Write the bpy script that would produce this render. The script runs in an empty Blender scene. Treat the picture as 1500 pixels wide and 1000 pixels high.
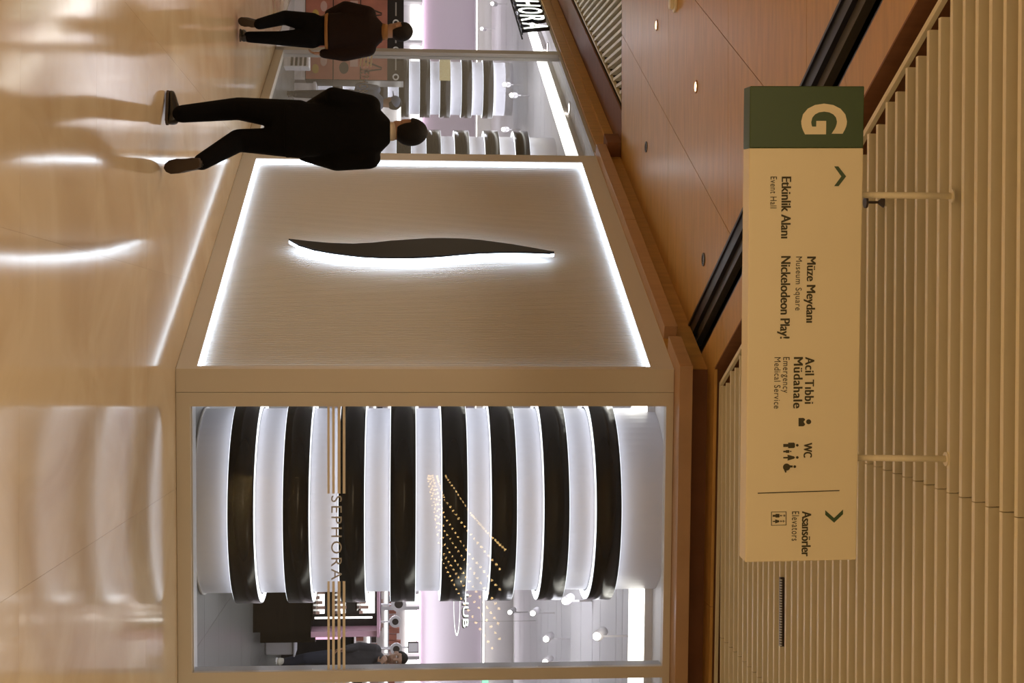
import bpy, bmesh, math, random
from mathutils import Vector, Matrix
random.seed(7)
SC = bpy.context.scene
COL = SC.collection

# ------------------------------------------------------------------ camera
PITCH = math.atan(160 / 2100.0); ROLL = 0.003
fw = Vector((0, math.cos(PITCH), math.sin(PITCH)))
r0 = Vector((1, 0, 0)); u0 = r0.cross(fw)
RT = r0 * math.cos(ROLL) + u0 * math.sin(ROLL)
UP = -r0 * math.sin(ROLL) + u0 * math.cos(ROLL)
cam_d = bpy.data.cameras.new('camera'); cam = bpy.data.objects.new('camera', cam_d); COL.objects.link(cam)
cam_d.sensor_width = 36; cam_d.lens = 2100 / 1500 * 36; cam_d.clip_end = 300
M = Matrix((UP, -RT, -fw)).transposed().to_4x4(); M.translation = (0, 0, 1.6)   # the photograph lies on its side
cam.matrix_world = M
SC.camera = cam

# ------------------------------------------------------------------ world, exposure, large lights
SC.view_settings.view_transform = 'Standard'; SC.view_settings.look = 'None'
SC.view_settings.exposure = 0.0; SC.view_settings.gamma = 1.0; SC.view_settings.use_curve_mapping = False
w = bpy.data.worlds.new('world'); SC.world = w; w.use_nodes = True
w.node_tree.nodes['Background'].inputs[0].default_value = (1.0, 0.75, 0.48, 1)
w.node_tree.nodes['Background'].inputs[1].default_value = 0.30

def area(name, loc, size, energy, color, rot=(0, 0, 0), sy=None):
    l = bpy.data.lights.new(name, 'AREA'); l.energy = energy; l.color = color; l.size = size
    if sy: l.shape = 'RECTANGLE'; l.size_y = sy
    o = bpy.data.objects.new(name, l); COL.objects.link(o); o.location = loc; o.rotation_euler = rot
    return o
WARM = (1.0, 0.71, 0.43); COOL = (0.93, 0.92, 1.0)
area('hall_light', (-1.0, -3.0, 4.4), 6, 200, WARM, (math.radians(40), 0, 0), 2)
def down(x, y, e, size=115, z=3.79):
    l = bpy.data.lights.new('downlight_beam', 'SPOT'); l.energy = e; l.color = (1.0, .78, .54); l.spot_size = math.radians(size); l.spot_blend = .8; l.shadow_soft_size = .10
    o = bpy.data.objects.new('downlight_beam', l); COL.objects.link(o); o.location = (x, y, z)
for x, y in ((-2.773, 12.427), (-1.932, 10.716), (-3.61, 14.1), (-1.09, 9.0), (-5.0, 11.9), (-4.2, 10.2), (-3.4, 8.5), (-2.6, 6.8), (-6.4, 9.7), (-5.5, 8.0), (-4.7, 6.3), (-3.9, 4.6), (-7, 13)):
    down(x, y, 90)
for x in (-2.4, -.2, 2.0, 4.2):
    for y in (1.0, 3.4): down(x, y, 110)
for x, y in ((3.6, 6.0), (3.6, 8.3), (5.8, 7)): down(x, y, 110)
area('shop_light', (2.5, 15.0, 3.52), 3, 90, COOL, (0, 0, 0), 3)
area('shop_light', (1.0, 22.0, 3.52), 5, 190, COOL, (0, 0, 0), 6)
area('shop_light', (-3.6, 26.5, 3.52), 4, 220, COOL, (0, 0, 0), 8)
UPR = (math.pi, 0, 0)                                   # added unseen fill lights above the fittings, brightening the shop ceiling
area('added_uplight', (2.6, 16.25, 1.375), 1.0, 45, COOL, UPR, .4)
area('added_uplight', (7.5, 26.15, 1.97), 9, 45, COOL, UPR, .2)
area('added_uplight', (-4.4, 21.45, 1.615), 1.1, 45, COOL, UPR, .4)
area('added_uplight', (-4.0, 31.65, 2.06), 14, 80, COOL, UPR, .2)
area('added_uplight', (3.75, 19.8, .98), 1.2, 30, COOL, UPR, .2)

# ------------------------------------------------------------------ materials
def mat(name, col, rough=0.5, metal=0.0, spec=0.5, noise=0.0, nscale=8, ncol=None, bump=0.0, bscale=40, emit=None, estr=0.0, stretch=(1, 1, 1), coat=0):
    m = bpy.data.materials.new(name); m.use_nodes = True
    nt = m.node_tree; b = nt.nodes['Principled BSDF']
    b.inputs['Base Color'].default_value = (*col, 1); b.inputs['Roughness'].default_value = rough
    b.inputs['Metallic'].default_value = metal; b.inputs['Specular IOR Level'].default_value = spec
    b.inputs['Coat Weight'].default_value = coat
    tc = mp = None
    if noise or bump:
        tc = nt.nodes.new('ShaderNodeTexCoord'); mp = nt.nodes.new('ShaderNodeMapping')
        mp.inputs['Scale'].default_value = stretch; nt.links.new(tc.outputs['Object'], mp.inputs[0])
    if noise:
        n = nt.nodes.new('ShaderNodeTexNoise'); n.inputs['Scale'].default_value = nscale; n.inputs['Detail'].default_value = 6
        nt.links.new(mp.outputs[0], n.inputs[0])
        r = nt.nodes.new('ShaderNodeValToRGB'); r.color_ramp.elements[0].position = .3; r.color_ramp.elements[1].position = .7
        c2 = ncol or tuple(c * (1 - noise) for c in col)
        r.color_ramp.elements[0].color = (*c2, 1); r.color_ramp.elements[1].color = (*col, 1)
        nt.links.new(n.outputs[0], r.inputs[0]); nt.links.new(r.outputs[0], b.inputs['Base Color'])
    if bump:
        n2 = nt.nodes.new('ShaderNodeTexNoise'); n2.inputs['Scale'].default_value = bscale; n2.inputs['Detail'].default_value = 3
        nt.links.new(mp.outputs[0], n2.inputs[0])
        bp = nt.nodes.new('ShaderNodeBump'); bp.inputs['Strength'].default_value = bump; bp.inputs['Distance'].default_value = .01
        nt.links.new(n2.outputs[0], bp.inputs['Height']); nt.links.new(bp.outputs[0], b.inputs['Normal'])
    if emit:
        b.inputs['Emission Color'].default_value = (*emit, 1); b.inputs['Emission Strength'].default_value = estr
    return m

def marble():
    m = mat('polished_marble', (.62, .49, .33), .10, spec=.36)
    nt = m.node_tree; b = nt.nodes['Principled BSDF']
    g = nt.nodes.new('ShaderNodeNewGeometry'); mp = nt.nodes.new('ShaderNodeMapping'); mp.inputs['Scale'].default_value = (1.0, .8, 1); mp.inputs['Rotation'].default_value = (0, 0, .35)
    nt.links.new(g.outputs['Position'], mp.inputs[0])
    n = nt.nodes.new('ShaderNodeTexNoise'); n.inputs['Scale'].default_value = 1.3; n.inputs['Detail'].default_value = 3.5; n.inputs['Distortion'].default_value = .9
    nt.links.new(mp.outputs[0], n.inputs[0])
    r = nt.nodes.new('ShaderNodeValToRGB'); e = r.color_ramp.elements
    e[0].position = .30; e[0].color = (.60, .45, .28, 1); e[1].position = .70; e[1].color = (.74, .61, .42, 1)
    nt.links.new(n.outputs[0], r.inputs[0])
    oi = nt.nodes.new('ShaderNodeObjectInfo'); hs = nt.nodes.new('ShaderNodeHueSaturation')
    mr = nt.nodes.new('ShaderNodeMapRange'); mr.inputs[3].default_value = .97; mr.inputs[4].default_value = 1.03
    nt.links.new(oi.outputs['Random'], mr.inputs[0]); nt.links.new(mr.outputs[0], hs.inputs['Value'])
    nt.links.new(r.outputs[0], hs.inputs['Color']); nt.links.new(hs.outputs[0], b.inputs['Base Color'])
    n2 = nt.nodes.new('ShaderNodeTexNoise'); n2.inputs['Scale'].default_value = 3; n2.inputs['Detail'].default_value = 2
    nt.links.new(g.outputs['Position'], n2.inputs[0])
    bp = nt.nodes.new('ShaderNodeBump'); bp.inputs['Strength'].default_value = .07; bp.inputs['Distance'].default_value = .01
    nt.links.new(n2.outputs[0], bp.inputs['Height']); nt.links.new(bp.outputs[0], b.inputs['Normal'])
    return m

def glass():
    m = bpy.data.materials.new('window_glass'); m.use_nodes = True; nt = m.node_tree; nt.nodes.clear()
    o = nt.nodes.new('ShaderNodeOutputMaterial'); mx = nt.nodes.new('ShaderNodeMixShader')
    t = nt.nodes.new('ShaderNodeBsdfTransparent'); t.inputs[0].default_value = (.97, .98, .98, 1)
    gl = nt.nodes.new('ShaderNodeBsdfGlossy'); gl.inputs['Roughness'].default_value = 0.0
    f = nt.nodes.new('ShaderNodeFresnel'); g = nt.nodes.new('ShaderNodeNewGeometry'); q = nt.nodes.new('ShaderNodeMapRange')
    q.inputs[3].default_value = 1.28; q.inputs[4].default_value = 1 / 1.28        # same reflectance on both faces of the pane
    nt.links.new(g.outputs['Backfacing'], q.inputs[0]); nt.links.new(q.outputs[0], f.inputs[0])
    nt.links.new(f.outputs[0], mx.inputs[0]); nt.links.new(t.outputs[0], mx.inputs[1]); nt.links.new(gl.outputs[0], mx.inputs[2])
    nt.links.new(mx.outputs[0], o.inputs[0]); return m

def emis(name, col, s):
    return mat(name, (.8, .8, .8), .5, emit=col, estr=s)

WOODC = (.36, .17, .07)
MT = dict(
    marble=marble(), glass=glass(),
    grout=mat('joint_filler', (.56, .44, .29), .2),
    cream=mat('cream_panel', (.72, .70, .68), .42, bump=.03, bscale=60),
    frame=mat('satin_frame', (.64, .58, .48), .35),
    rib=mat('ribbed_laminate', (.65, .64, .64), .38),
    led=emis('led_strip', (.74, .87, 1.0), 6),
    wood=mat('copper_wood_veneer', (.62, .355, .10), .36, spec=.35, noise=.22, nscale=3, stretch=(1, 7, 1), bump=.02),
    wood2=mat('dark_and_shaded_veneer', (.25, .11, .05), .6, spec=.2, noise=.2, nscale=3, stretch=(1, 7, 1)),  # darker wood; also holds painted shade on right fascia and entrance soffit
    woodlip=mat('lip_wood_veneer', (.50, .30, .16), .35, noise=.15, nscale=3, stretch=(1, 7, 1)),
    slat=mat('cream_slat', (.86, .78, .56), .42),
    void=mat('dark_void', (.10, .085, .05), .9),
    black=mat('black_metal', (.012, .011, .014), .35),
    rail=mat('grey_rail', (.07, .06, .045), .4),
    sign=mat('sign_cream', (.86, .755, .49), .45),
    green=mat('sign_green', (.045, .085, .022), .45),
    ink=mat('sign_ink', (.055, .045, .011), .6),
    sgrey=mat('shop_floor_stone', (.105, .105, .095), .34, noise=.15, nscale=2, stretch=(1, 6, 1)),
    swhite=mat('shop_white', (.78, .75, .78), .5),
    spink=mat('shop_wall_paint', (.70, .62, .67), .6),
    plank=mat('ceiling_plank_white', (.74, .72, .73), .5),
    core=mat('column_white', (.80, .80, .88), .35),
    gloss=mat('gloss_black', (.012, .009, .007), .22, spec=.3),
    ringled=emis('ring_led', (.90, .93, 1.0), 2.0),
    cove=emis('cove_led', (1.0, .96, .86), 3.6),
    pinkled=emis('pink_led', (1.0, .72, .95), 4),
    lit=emis('backlit_panel', (1.0, .97, .92), 2.2),
    pinklit=emis('pink_backlit_panel', (1.0, .45, .72), 1.2),
    lampw=emis('lamp_lens', (1.0, .93, .85), 12),
    lampy=emis('warm_lamp_lens', (1.0, .72, .38), 14),
    offlens=mat('grey_lens', (.10, .10, .12), .2),
    alu=mat('satin_aluminium', (.52, .50, .48), .35, metal=.3),
    shopmetal=mat('grey_jamb', (.50, .50, .52), .4),
    vinyl=mat('beige_vinyl', (.82, .74, .60), .5),
    vinylg=mat('grey_vinyl', (.40, .385, .36), .5),
    neon=emis('neon_white', (.90, 1.0, .86), 3.2),
    poster=mat('coral_poster', (.52, .20, .14), .5, noise=.25, nscale=5),
    posterp=mat('pale_poster_print', (.60, .40, .36), .5),
    posterg=mat('gold_print', (.55, .38, .10), .4),
    dark=mat('dark_print', (.05, .035, .03), .5),
    white=mat('white_print', (.75, .75, .75), .5),
    cloth_black=mat('black_cloth', (.0022, .002, .002), .9, spec=.12, bump=.3, bscale=60),
    cloth_black2=mat('black_trouser_cloth', (.0026, .0024, .0028), .9, spec=.12, bump=.2, bscale=60),
    cloth_brown=mat('brown_jacket_cloth', (.012, .0055, .004), .8, spec=.15, bump=.3, bscale=50),
    cloth_tan=mat('tan_ribbing', (.26, .12, .03), .8),
    cloth_grey=mat('charcoal_cloth', (.035, .032, .036), .8, bump=.3, bscale=60),
    denim=mat('dark_denim', (.018, .022, .038), .8),
    cloth_blue=mat('blue_grey_cloth', (.13, .16, .24), .8),
    skin=mat('skin', (.33, .19, .12), .5),
    skind=mat('skin_shade', (.28, .10, .05), .5),
    hair=mat('black_hair', (.004, .003, .003), .7, spec=.2, bump=.5, bscale=120),
    hairb=mat('brown_hair', (.011, .007, .005), .7, spec=.2, bump=.5, bscale=120),
    shoe=mat('black_leather', (.012, .010, .009), .3),
    sole=mat('brown_rubber_sole', (.05, .035, .025), .7),
    collar=mat('white_collar', (.62, .55, .45), .7),
    shoel=mat('pale_shoe', (.42, .40, .33), .6),
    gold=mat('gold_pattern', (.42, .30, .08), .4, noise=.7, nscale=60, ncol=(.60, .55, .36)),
    exitg=emis('exit_green', (.05, .8, .4), .9),
    bulb=emis('string_bulb', (1.0, .62, .22), 30),
    plinth=mat('grey_plinth', (.36, .36, .39), .4),
    bag=mat('pale_paper', (.62, .58, .55), .6),
)

# ------------------------------------------------------------------ mesh helpers
class MB:
    def __init__(s): s.v = []; s.f = []
    def add(s, vs, fs):
        n = len(s.v); s.v += [tuple(v) for v in vs]; s.f += [tuple(i + n for i in f) for f in fs]; return s
    def box(s, a, b, T=None):
        P = [(x, y, z) for z in (a[2], b[2]) for y in (a[1], b[1]) for x in (a[0], b[0])]
        if T: P = [T(*p) for p in P]
        return s.add(P, [(0, 2, 3, 1), (4, 5, 7, 6), (0, 1, 5, 4), (2, 6, 7, 3), (0, 4, 6, 2), (1, 3, 7, 5)])
    def prism(s, poly, z0, z1, T=None):
        n = len(poly); P = [(x, y, z0) for x, y in poly] + [(x, y, z1) for x, y in poly]
        if T: P = [T(*p) for p in P]
        return s.add(P, [tuple(range(n - 1, -1, -1)), tuple(range(n, 2 * n))] + [(i, (i + 1) % n, n + (i + 1) % n, n + i) for i in range(n)])
    def ring(s, c, r0, r1, z0, z1, n=72, axis='z', squash=1):
        """annular tube between radii r0<r1, z0..z1"""
        vs = []; fs = []
        for i in range(n):
            a = 2 * math.pi * i / n
            for r, z in ((r0, z0), (r1, z0), (r1, z1), (r0, z1)):
                x, y = r * math.cos(a), r * math.sin(a) * squash
                if axis == 'z': vs.append((c[0] + x, c[1] + y, c[2] + z))
                elif axis == 'y': vs.append((c[0] + x, c[1] + z, c[2] + y))
                else: vs.append((c[0] + z, c[1] + x, c[2] + y))
        for i in range(n):
            a = 4 * i; b = 4 * ((i + 1) % n)
            for k in range(4): fs.append((a + k, a + (k + 1) % 4, b + (k + 1) % 4, b + k))
        return s.add(vs, fs)
    def disc(s, c, r, z0, z1, n=24, axis='z'):
        P = [(r * math.cos(2 * math.pi * i / n), r * math.sin(2 * math.pi * i / n)) for i in range(n)]
        if axis == 'z': T = lambda x, y, z: (c[0] + x, c[1] + y, c[2] + z)
        elif axis == 'y': T = lambda x, y, z: (c[0] + x, c[1] + z, c[2] + y)
        else: T = lambda x, y, z: (c[0] + z, c[1] + x, c[2] + y)
        return s.prism(P, z0, z1, T)
    def limb(s, p0, p1, a0, a1, b0=None, b1=None, n=14, side=None, caps=True):
        """tapered rounded limb; a = half width along side, b = half depth"""
        p0 = Vector(p0); p1 = Vector(p1); b0 = a0 if b0 is None else b0; b1 = a1 if b1 is None else b1
        d = (p1 - p0); L = d.length; d.normalize()
        sx = Vector(side) if side else (Vector((1, 0, 0)) if abs(d.x) < .8 else Vector((0, 1, 0)))
        sx = (sx - d * sx.dot(d)).normalized(); sy = d.cross(sx)
        secs = []
        if caps:
            for k in (1.0, .87, .5): secs.append((p0 - d * min(a0, b0) * k * .99, a0 * math.sqrt(max(.02, 1 - k * k)), b0 * math.sqrt(max(.02, 1 - k * k))))
        for t in (0, .5, 1): secs.append((p0 + d * L * t, a0 + (a1 - a0) * t, b0 + (b1 - b0) * t))
        if caps:
            for k in (.5, .87, 1.0): secs.append((p1 + d * min(a1, b1) * k * .99, a1 * math.sqrt(max(.02, 1 - k * k)), b1 * math.sqrt(max(.02, 1 - k * k))))
        return s.loft([(c, a, b, sx, sy) for c, a, b in secs], n)
    def loft(s, secs, n=20):
        vs = []; fs = []
        for c, a, b, sx, sy in secs:
            for i in range(n):
                t = 2 * math.pi * i / n
                vs.append(Vector(c) + sx * a * math.cos(t) + sy * b * math.sin(t))
        m = len(secs)
        for k in range(m - 1):
            for i in range(n):
                j = (i + 1) % n; fs.append((k * n + i, k * n + j, (k + 1) * n + j, (k + 1) * n + i))
        fs.append(tuple(range(n - 1, -1, -1))); fs.append(tuple((m - 1) * n + i for i in range(n)))
        return s.add(vs, fs)
    def ball(s, c, rx, ry=None, rz=None, nu=16, nv=10, Rm=None):
        ry = rx if ry is None else ry; rz = rx if rz is None else rz
        vs = [(0, 0, -rz)]; 
        for k in range(1, nv):
            p = math.pi * k / nv - math.pi / 2
            for i in range(nu):
                t = 2 * math.pi * i / nu
                vs.append((rx * math.cos(p) * math.cos(t), ry * math.cos(p) * math.sin(t), rz * math.sin(p)))
        vs.append((0, 0, rz)); fs = []
        for i in range(nu): fs.append((0, 1 + (i + 1) % nu, 1 + i))
        for k in range(nv - 2):
            for i in range(nu):
                a = 1 + k * nu; b = a + nu; j = (i + 1) % nu; fs.append((a + i, a + j, b + j, b + i))
        a = 1 + (nv - 2) * nu; t = len(vs) - 1
        for i in range(nu): fs.append((a + i, a + (i + 1) % nu, t))
        vs = [Vector(v) for v in vs]
        if Rm: vs = [Rm @ v for v in vs]
        return s.add([Vector(c) + v for v in vs], fs)
    def mesh(s, name):
        me = bpy.data.meshes.new(name); me.from_pydata(s.v, [], s.f); me.update()
        bm = bmesh.new(); bm.from_mesh(me); bmesh.ops.recalc_face_normals(bm, faces=bm.faces); bm.to_mesh(me); bm.free()
        return me
    def build(s, name, m, parent=None, smooth=False, bevel=0):
        me = s.mesh(name); me.materials.append(m)
        if smooth:
            for p in me.polygons: p.use_smooth = True
        o = bpy.data.objects.new(name, me); COL.objects.link(o)
        if parent: link_to(o, parent)
        if bevel:
            b = o.modifiers.new('bevel', 'BEVEL'); b.width = bevel; b.segments = 2; b.limit_method = 'ANGLE'
        return o

def link_to(o, parent):
    """child keeps its world coordinates; roots are only ever moved, never rotated, at building time"""
    o.parent = parent; o.matrix_parent_inverse = Matrix.Translation(-Vector(parent.location))

def root(name, loc=(0, 0, 0), label=None, cat=None, group=None, kind=None):
    o = bpy.data.objects.new(name, None); COL.objects.link(o); o.location = loc; o.empty_display_size = .1
    return tag(o, label, cat, group, kind)
def tag(o, label=None, cat=None, group=None, kind=None):
    if label: o['label'] = label
    if cat: o['category'] = cat
    if group: o['group'] = group
    if kind: o['kind'] = kind
    return o

FONT = {}; V3 = Vector
def text_obj(body, m, T, x0, x1, z0, zcap, parent, name='lettering', bold=0.0, thick=.0015, space=1.0, double=0.0):
    """flat lettering: local x from x0 to x1, baseline z0, capital height up to zcap; T maps (x, depth, z) to the world"""
    def raw(b, off):
        c = bpy.data.curves.new('t', 'FONT'); c.body = b; c.size = 1; c.extrude = .5; c.offset = off; c.space_character = space; c.resolution_u = 4
        o = bpy.data.objects.new('t', c); COL.objects.link(o)
        dg = bpy.context.evaluated_depsgraph_get(); dg.update(); e = o.evaluated_get(dg); me = bpy.data.meshes.new_from_object(e)
        bpy.data.objects.remove(o); bpy.data.curves.remove(c); return me
    if 'H' not in FONT:
        h = raw('H', 0); FONT['H'] = max(v.co.y for v in h.vertices)
    cap = FONT['H']; me = raw(body, bold)
    xs = [v.co.x for v in me.vertices]; a, b = min(xs), max(xs)
    sx = (x1 - x0) / (b - a); sz = (zcap - z0) / cap
    for v in me.vertices:
        v.co = T(x0 + (v.co.x - a) * sx, -v.co.z * thick * 2 if False else (v.co.z + .5) * thick, z0 + v.co.y * sz)
    me.materials.clear(); me.materials.append(m)
    bm = bmesh.new(); bm.from_mesh(me)
    if double:                                              # heavier strokes: the same outline again, a hair to the side
        sh = V3(T(double, .0002, 0)) - V3(T(0, 0, 0))
        r = bmesh.ops.duplicate(bm, geom=bm.verts[:] + bm.edges[:] + bm.faces[:])
        for v in r['geom']:
            if isinstance(v, bmesh.types.BMVert): v.co += sh
    bmesh.ops.recalc_face_normals(bm, faces=bm.faces); bm.to_mesh(me); bm.free()
    o = bpy.data.objects.new(name, me); COL.objects.link(o)
    if parent: link_to(o, parent)
    return o

# ------------------------------------------------------------------ the two shop-front wall lines
C = Vector((.2, 10.285)); DL = Vector((-.441, .897)).normalized(); DR = Vector((.998, .067)).normalized()
NL = Vector((-DL.y, DL.x)); NL = NL if NL.y < 0 else -NL        # towards the hall
NR = Vector((DR.y, -DR.x))
def WL(s, off, z): p = C + DL * s + NL * off; return (p.x, p.y, z)
def WR(s, off, z): p = C + DR * s + NR * off; return (p.x, p.y, z)
def meet(pa, da, pb, db):
    d = da.x * db.y - da.y * db.x; q = pb - pa; t = (q.x * db.y - q.y * db.x) / d; return pa + da * t
WALLH = 3.565

# ------------------------------------------------------------------ floor of the hall: marble slabs
fl = root('floor', (0, 0, 0), kind='structure')
MB().box((-14, -4, -.10), (14, 40, -.0045)).build('bedding', MT['grout'], fl)
sm = MB().box((-.7493, -.7493, -.02), (.7493, .7493, 0)).mesh('slab'); sm.materials.append(MT['marble'])
def left_of_shop(x, y):     # True where the hall floor is
    p = Vector((x, y)) - C
    return p.dot(NL) > -1.1 or p.dot(NR) > -1.1
for i in range(-9, 8):
    for j in range(-2, 20):
        x, y = i * 1.5 + .3, j * 1.5 + .9
        if not left_of_shop(x, y) or (y > 12 and x > 1): continue
        o = bpy.data.objects.new('slab', sm); COL.objects.link(o); o.location = (x, y, -.002); o.parent = fl
# shop floor lies over the bedding inside the two glass lines
sf = root('floor', (0, 0, 0), kind='structure')
far = 34.0
A_ = C + DL * 26.5; B_ = C + DR * 14
poly_shop = [tuple(C - NL * .02 - NR * .02), (B_.x, B_.y + .02), (B_.x, far), (A_.x, far), tuple(A_ + Vector((.02, 0)))]
def clip(poly, n, d):       # keep n.p <= d
    out = []
    for i in range(len(poly)):
        a = Vector(poly[i]); b = Vector(poly[(i + 1) % len(poly)]); fa = a.dot(n) - d; fb = b.dot(n) - d
        if fa <= 0: out.append(tuple(a))
        if (fa < 0 < fb) or (fb < 0 < fa): out.append(tuple(a + (b - a) * (fa / (fa - fb))))
    return out
def area_of(p): return abs(sum(p[i][0] * p[(i + 1) % len(p)][1] - p[(i + 1) % len(p)][0] * p[i][1] for i in range(len(p)))) / 2
def strips(poly, n, cuts, gap, z0, z1, name, m, parent):
    n = Vector(n)
    for a, b in zip(cuts[:-1], cuts[1:]):
        q = clip(clip(poly, n, b - gap / 2), -n, -(a + gap / 2))
        if len(q) > 2 and area_of(q) > .002: MB().prism(q, z0, z1).build(name, m, parent)
xs_ = [-12 + 1.2 * k for k in range(23)]
for k in range(27):
    y0 = 10 + k * .9
    q = clip(clip(poly_shop, Vector((0, 1)), y0 + .898), Vector((0, -1)), -(y0 + .002))
    if len(q) > 2: strips(q, (1, 0), xs_, .004, -.02, .001, 'floor_tile', MT['sgrey'], sf)

# ------------------------------------------------------------------ wooden soffit over the hall
ZC = 3.81
ce = root('ceiling', (0, 0, ZC), kind='structure')
w3 = Vector((.18, 10.045)); w0 = Vector((-1.48, 6.05)); dW = (w3 - w0).normalized()
nW = Vector((-dW.y, dW.x))                                   # towards the wood side
sR = Vector((-1.583, 6.476)); sL = Vector((-1.733, 7.108))
eR = sR.dot(nW); eL = sL.dot(nW); e0 = w0.dot(nW)
wall_corner = C
big = [(-11, 14.46), tuple(C + DL * ((14.46 - C.y) / DL.y) ), tuple(C), (w3.x, w3.y), tuple(w0 - dW * 4.2), (-11, 1.5)]
slotpart = clip(clip(big, nW, eR), -nW, -e0)                 # strip between slot and louvres
mainpart = clip(big, -nW, -eL)
offs = [-.5, 1.15, 2.3, 3.45, 4.6, 5.75, 6.9, 8.05, 9.2, 10.35]; ycuts = [1, 4.3, 6.0, 7.74, 9.65, 11.86, 13.22, 14.5]
base = C.dot(NL)
for a, b in zip(offs[:-1], offs[1:]):
    q = clip(clip(mainpart, NL, base + b - .003), -NL, -(base + a + .003))
    if len(q) > 2: strips(q, (0, 1), ycuts, .006, ZC, ZC + .03, 'ceiling_panel', MT['wood'], ce)
strips(slotpart, tuple(dW), [-6, 3.0, 6.0, 9.0, 13], .004, ZC, ZC + .03, 'ceiling_panel', MT['wood'], ce)
MB().prism([(-11.5, 14.44), (14, 14.44), (14, .5), (-11.5, .5)], ZC + .32, ZC + .36).build('backing', MT['void'], ce)
MB().prism([tuple(Vector(p)) for p in clip(clip([(-11, 14.44), tuple(C + DL * 4.6), tuple(C), (w3.x, w3.y), tuple(w0 - dW * 4.2), (-11, 1.5)], -nW, -(eL + .02)), Vector((1, 0)), 50)], ZC + .032, ZC + .05).build('joint_backing', MT['wood2'], ce)
MB().box((-11, 14.44, ZC), (-1.7, 14.46, ZC + .3)).build('edge_board', MT['wood2'], ce)
# recessed black slot with rail
def slotT(a, b, z): p = Vector((0, 0)) + dW * a + nW * b; return (p.x, p.y, z)
sa0 = (w0 - dW * 4.2).dot(dW); sa1 = sL.dot(dW) + 4.33
sl = root('ceiling_slot', slotT(sa1 - 3, (eL + eR) / 2, ZC + .1), 'long recessed black lighting slot cut diagonally through the wooden ceiling', 'ceiling slot')
MB().box((sa0, eR, ZC + .16), (sa1 - .15, eL, ZC + .17), slotT).build('slot_back', MT['black'], sl)
MB().box((sa0, eR, ZC + .002), (sa1 - .15, eR + .015, ZC + .16), slotT).build('slot_side', MT['black'], sl)
MB().box((sa0, eL - .02, ZC - .012), (sa1 + .0, eL, ZC + .16), slotT).build('slot_side', MT['black'], sl)
MB().box((sa0, eL - .175, ZC + .03), (sa1 - .15, eL - .105, ZC + .08), slotT).build('rail', MT['rail'], sl)
MB().box((sa0, eL - .105, ZC + .0), (sa1 + .0, eL - .02, ZC + .03), slotT).build('track_body', MT['black'], sl)

# ------------------------------------------------------------------ louvred ceiling
ZS = 3.85
lo = root('ceiling', (0, 0, ZS), kind='structure')
t_off = .095
tr0 = w0 - dW * 4.2 - nW * t_off; tr1 = meet(w0 - nW * t_off, dW, Vector((.28, 10.06)), DR)
tr2 = tr1 + DR * 12
# riser boards between wood soffit and louvres
MB().box((sa0, e0 - .012, ZC), (w3.dot(dW) + .02, e0, ZC + .22), slotT).build('riser_board', MT['wood2'], lo)
rs = Vector((.2, 10.07))
def RS(a, b, z): p = rs + DR * a + NR * b; return (p.x, p.y, z)
MB().box((-.02, -.012, ZC), (12, 0, ZC + .22), RS).build('riser_board', MT['wood2'], lo)
def TRT(p, d, n):
    return lambda a, b, z: ((p + d * a + n * b).x, (p + d * a + n * b).y, z)
L1 = (tr1 - tr0).length
MB().box((0, -.028, ZS - .004), (L1, 0, ZS + .02), TRT(tr0, dW, nW)).build('edge_trim', MT['slat'], lo)
MB().box((0, 0, ZS - .004), (12, .02, ZS + .02), TRT(tr1, DR, NR)).build('edge_trim', MT['slat'], lo)
k = 0; SP = .1325; y = 9.975
angS = .012
while y > 2.6:
    # left end on the trim line
    t = (y - tr0.y) / dW.y; xl = (tr0 + dW * t).x + .055
    if k % 2: xl += .03
    yr = lambda x: y + (x - xl) * angS
    # joint point wanders along the line measured in the photograph
    jx = .60 + (6.4 - y) * .03
    jx = jx if y < 6.9 else jx + 1.6
    for x0, x1 in ((xl, jx - .002), (jx + .002, 9.5)):
        MB().box((x0, 0, 0), (x1, .029, .085), lambda a, b, z: (a, y + (a - xl) * angS + b, ZS + z)).build('slat', MT['slat'], lo)
    y -= SP; k += 1
# louvres beyond the wooden soffit, running away from the viewer
lf = root('ceiling', (0, 14.5, ZS), kind='structure')
pt = C + NL * .47
for i in range(110):
    x = -1.95 - i * .092
    ys = meet(pt, DL, Vector((x, 14.5)), Vector((-.07, 1)).normalized()).y if x < (pt + DL * 4.7).x else 14.5
    y0 = 14.47; y1 = 34
    # the trim line cuts each slat's far end
    P0 = Vector((x, y0)); dd = Vector((-.07, 1)).normalized()
    hit = meet(P0, dd, pt + NL * .03, DL)
    y1 = min(34, hit.y - .03 * (i % 2))
    if y1 - y0 < .1: continue
    if i < 100: MB().box((0, 0, 0), (.032, (y1 - y0), .07), lambda a, b, z: (P0.x + a - .07 * b, y0 + b, ZS + z)).build('slat', MT['slat'], lf)
MB().box((4.4, .45, ZS - .006), (26, .475, ZS + .03), WL).build('edge_trim', MT['slat'], lf)
MB().prism([(-13, 14.5), (-1.2, 14.5), tuple(C + DL * 26 ), (-13, 34)], ZS + .35, ZS + .38).build('backing', MT['void'], lf)
MB().box((4.6, -.05, ZC + .003), (26, .44, ZC + .02), WL).build('soffit_board', MT['wood2'], lf)  # shade on this ceiling strip is put into the dark veneer colour

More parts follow.
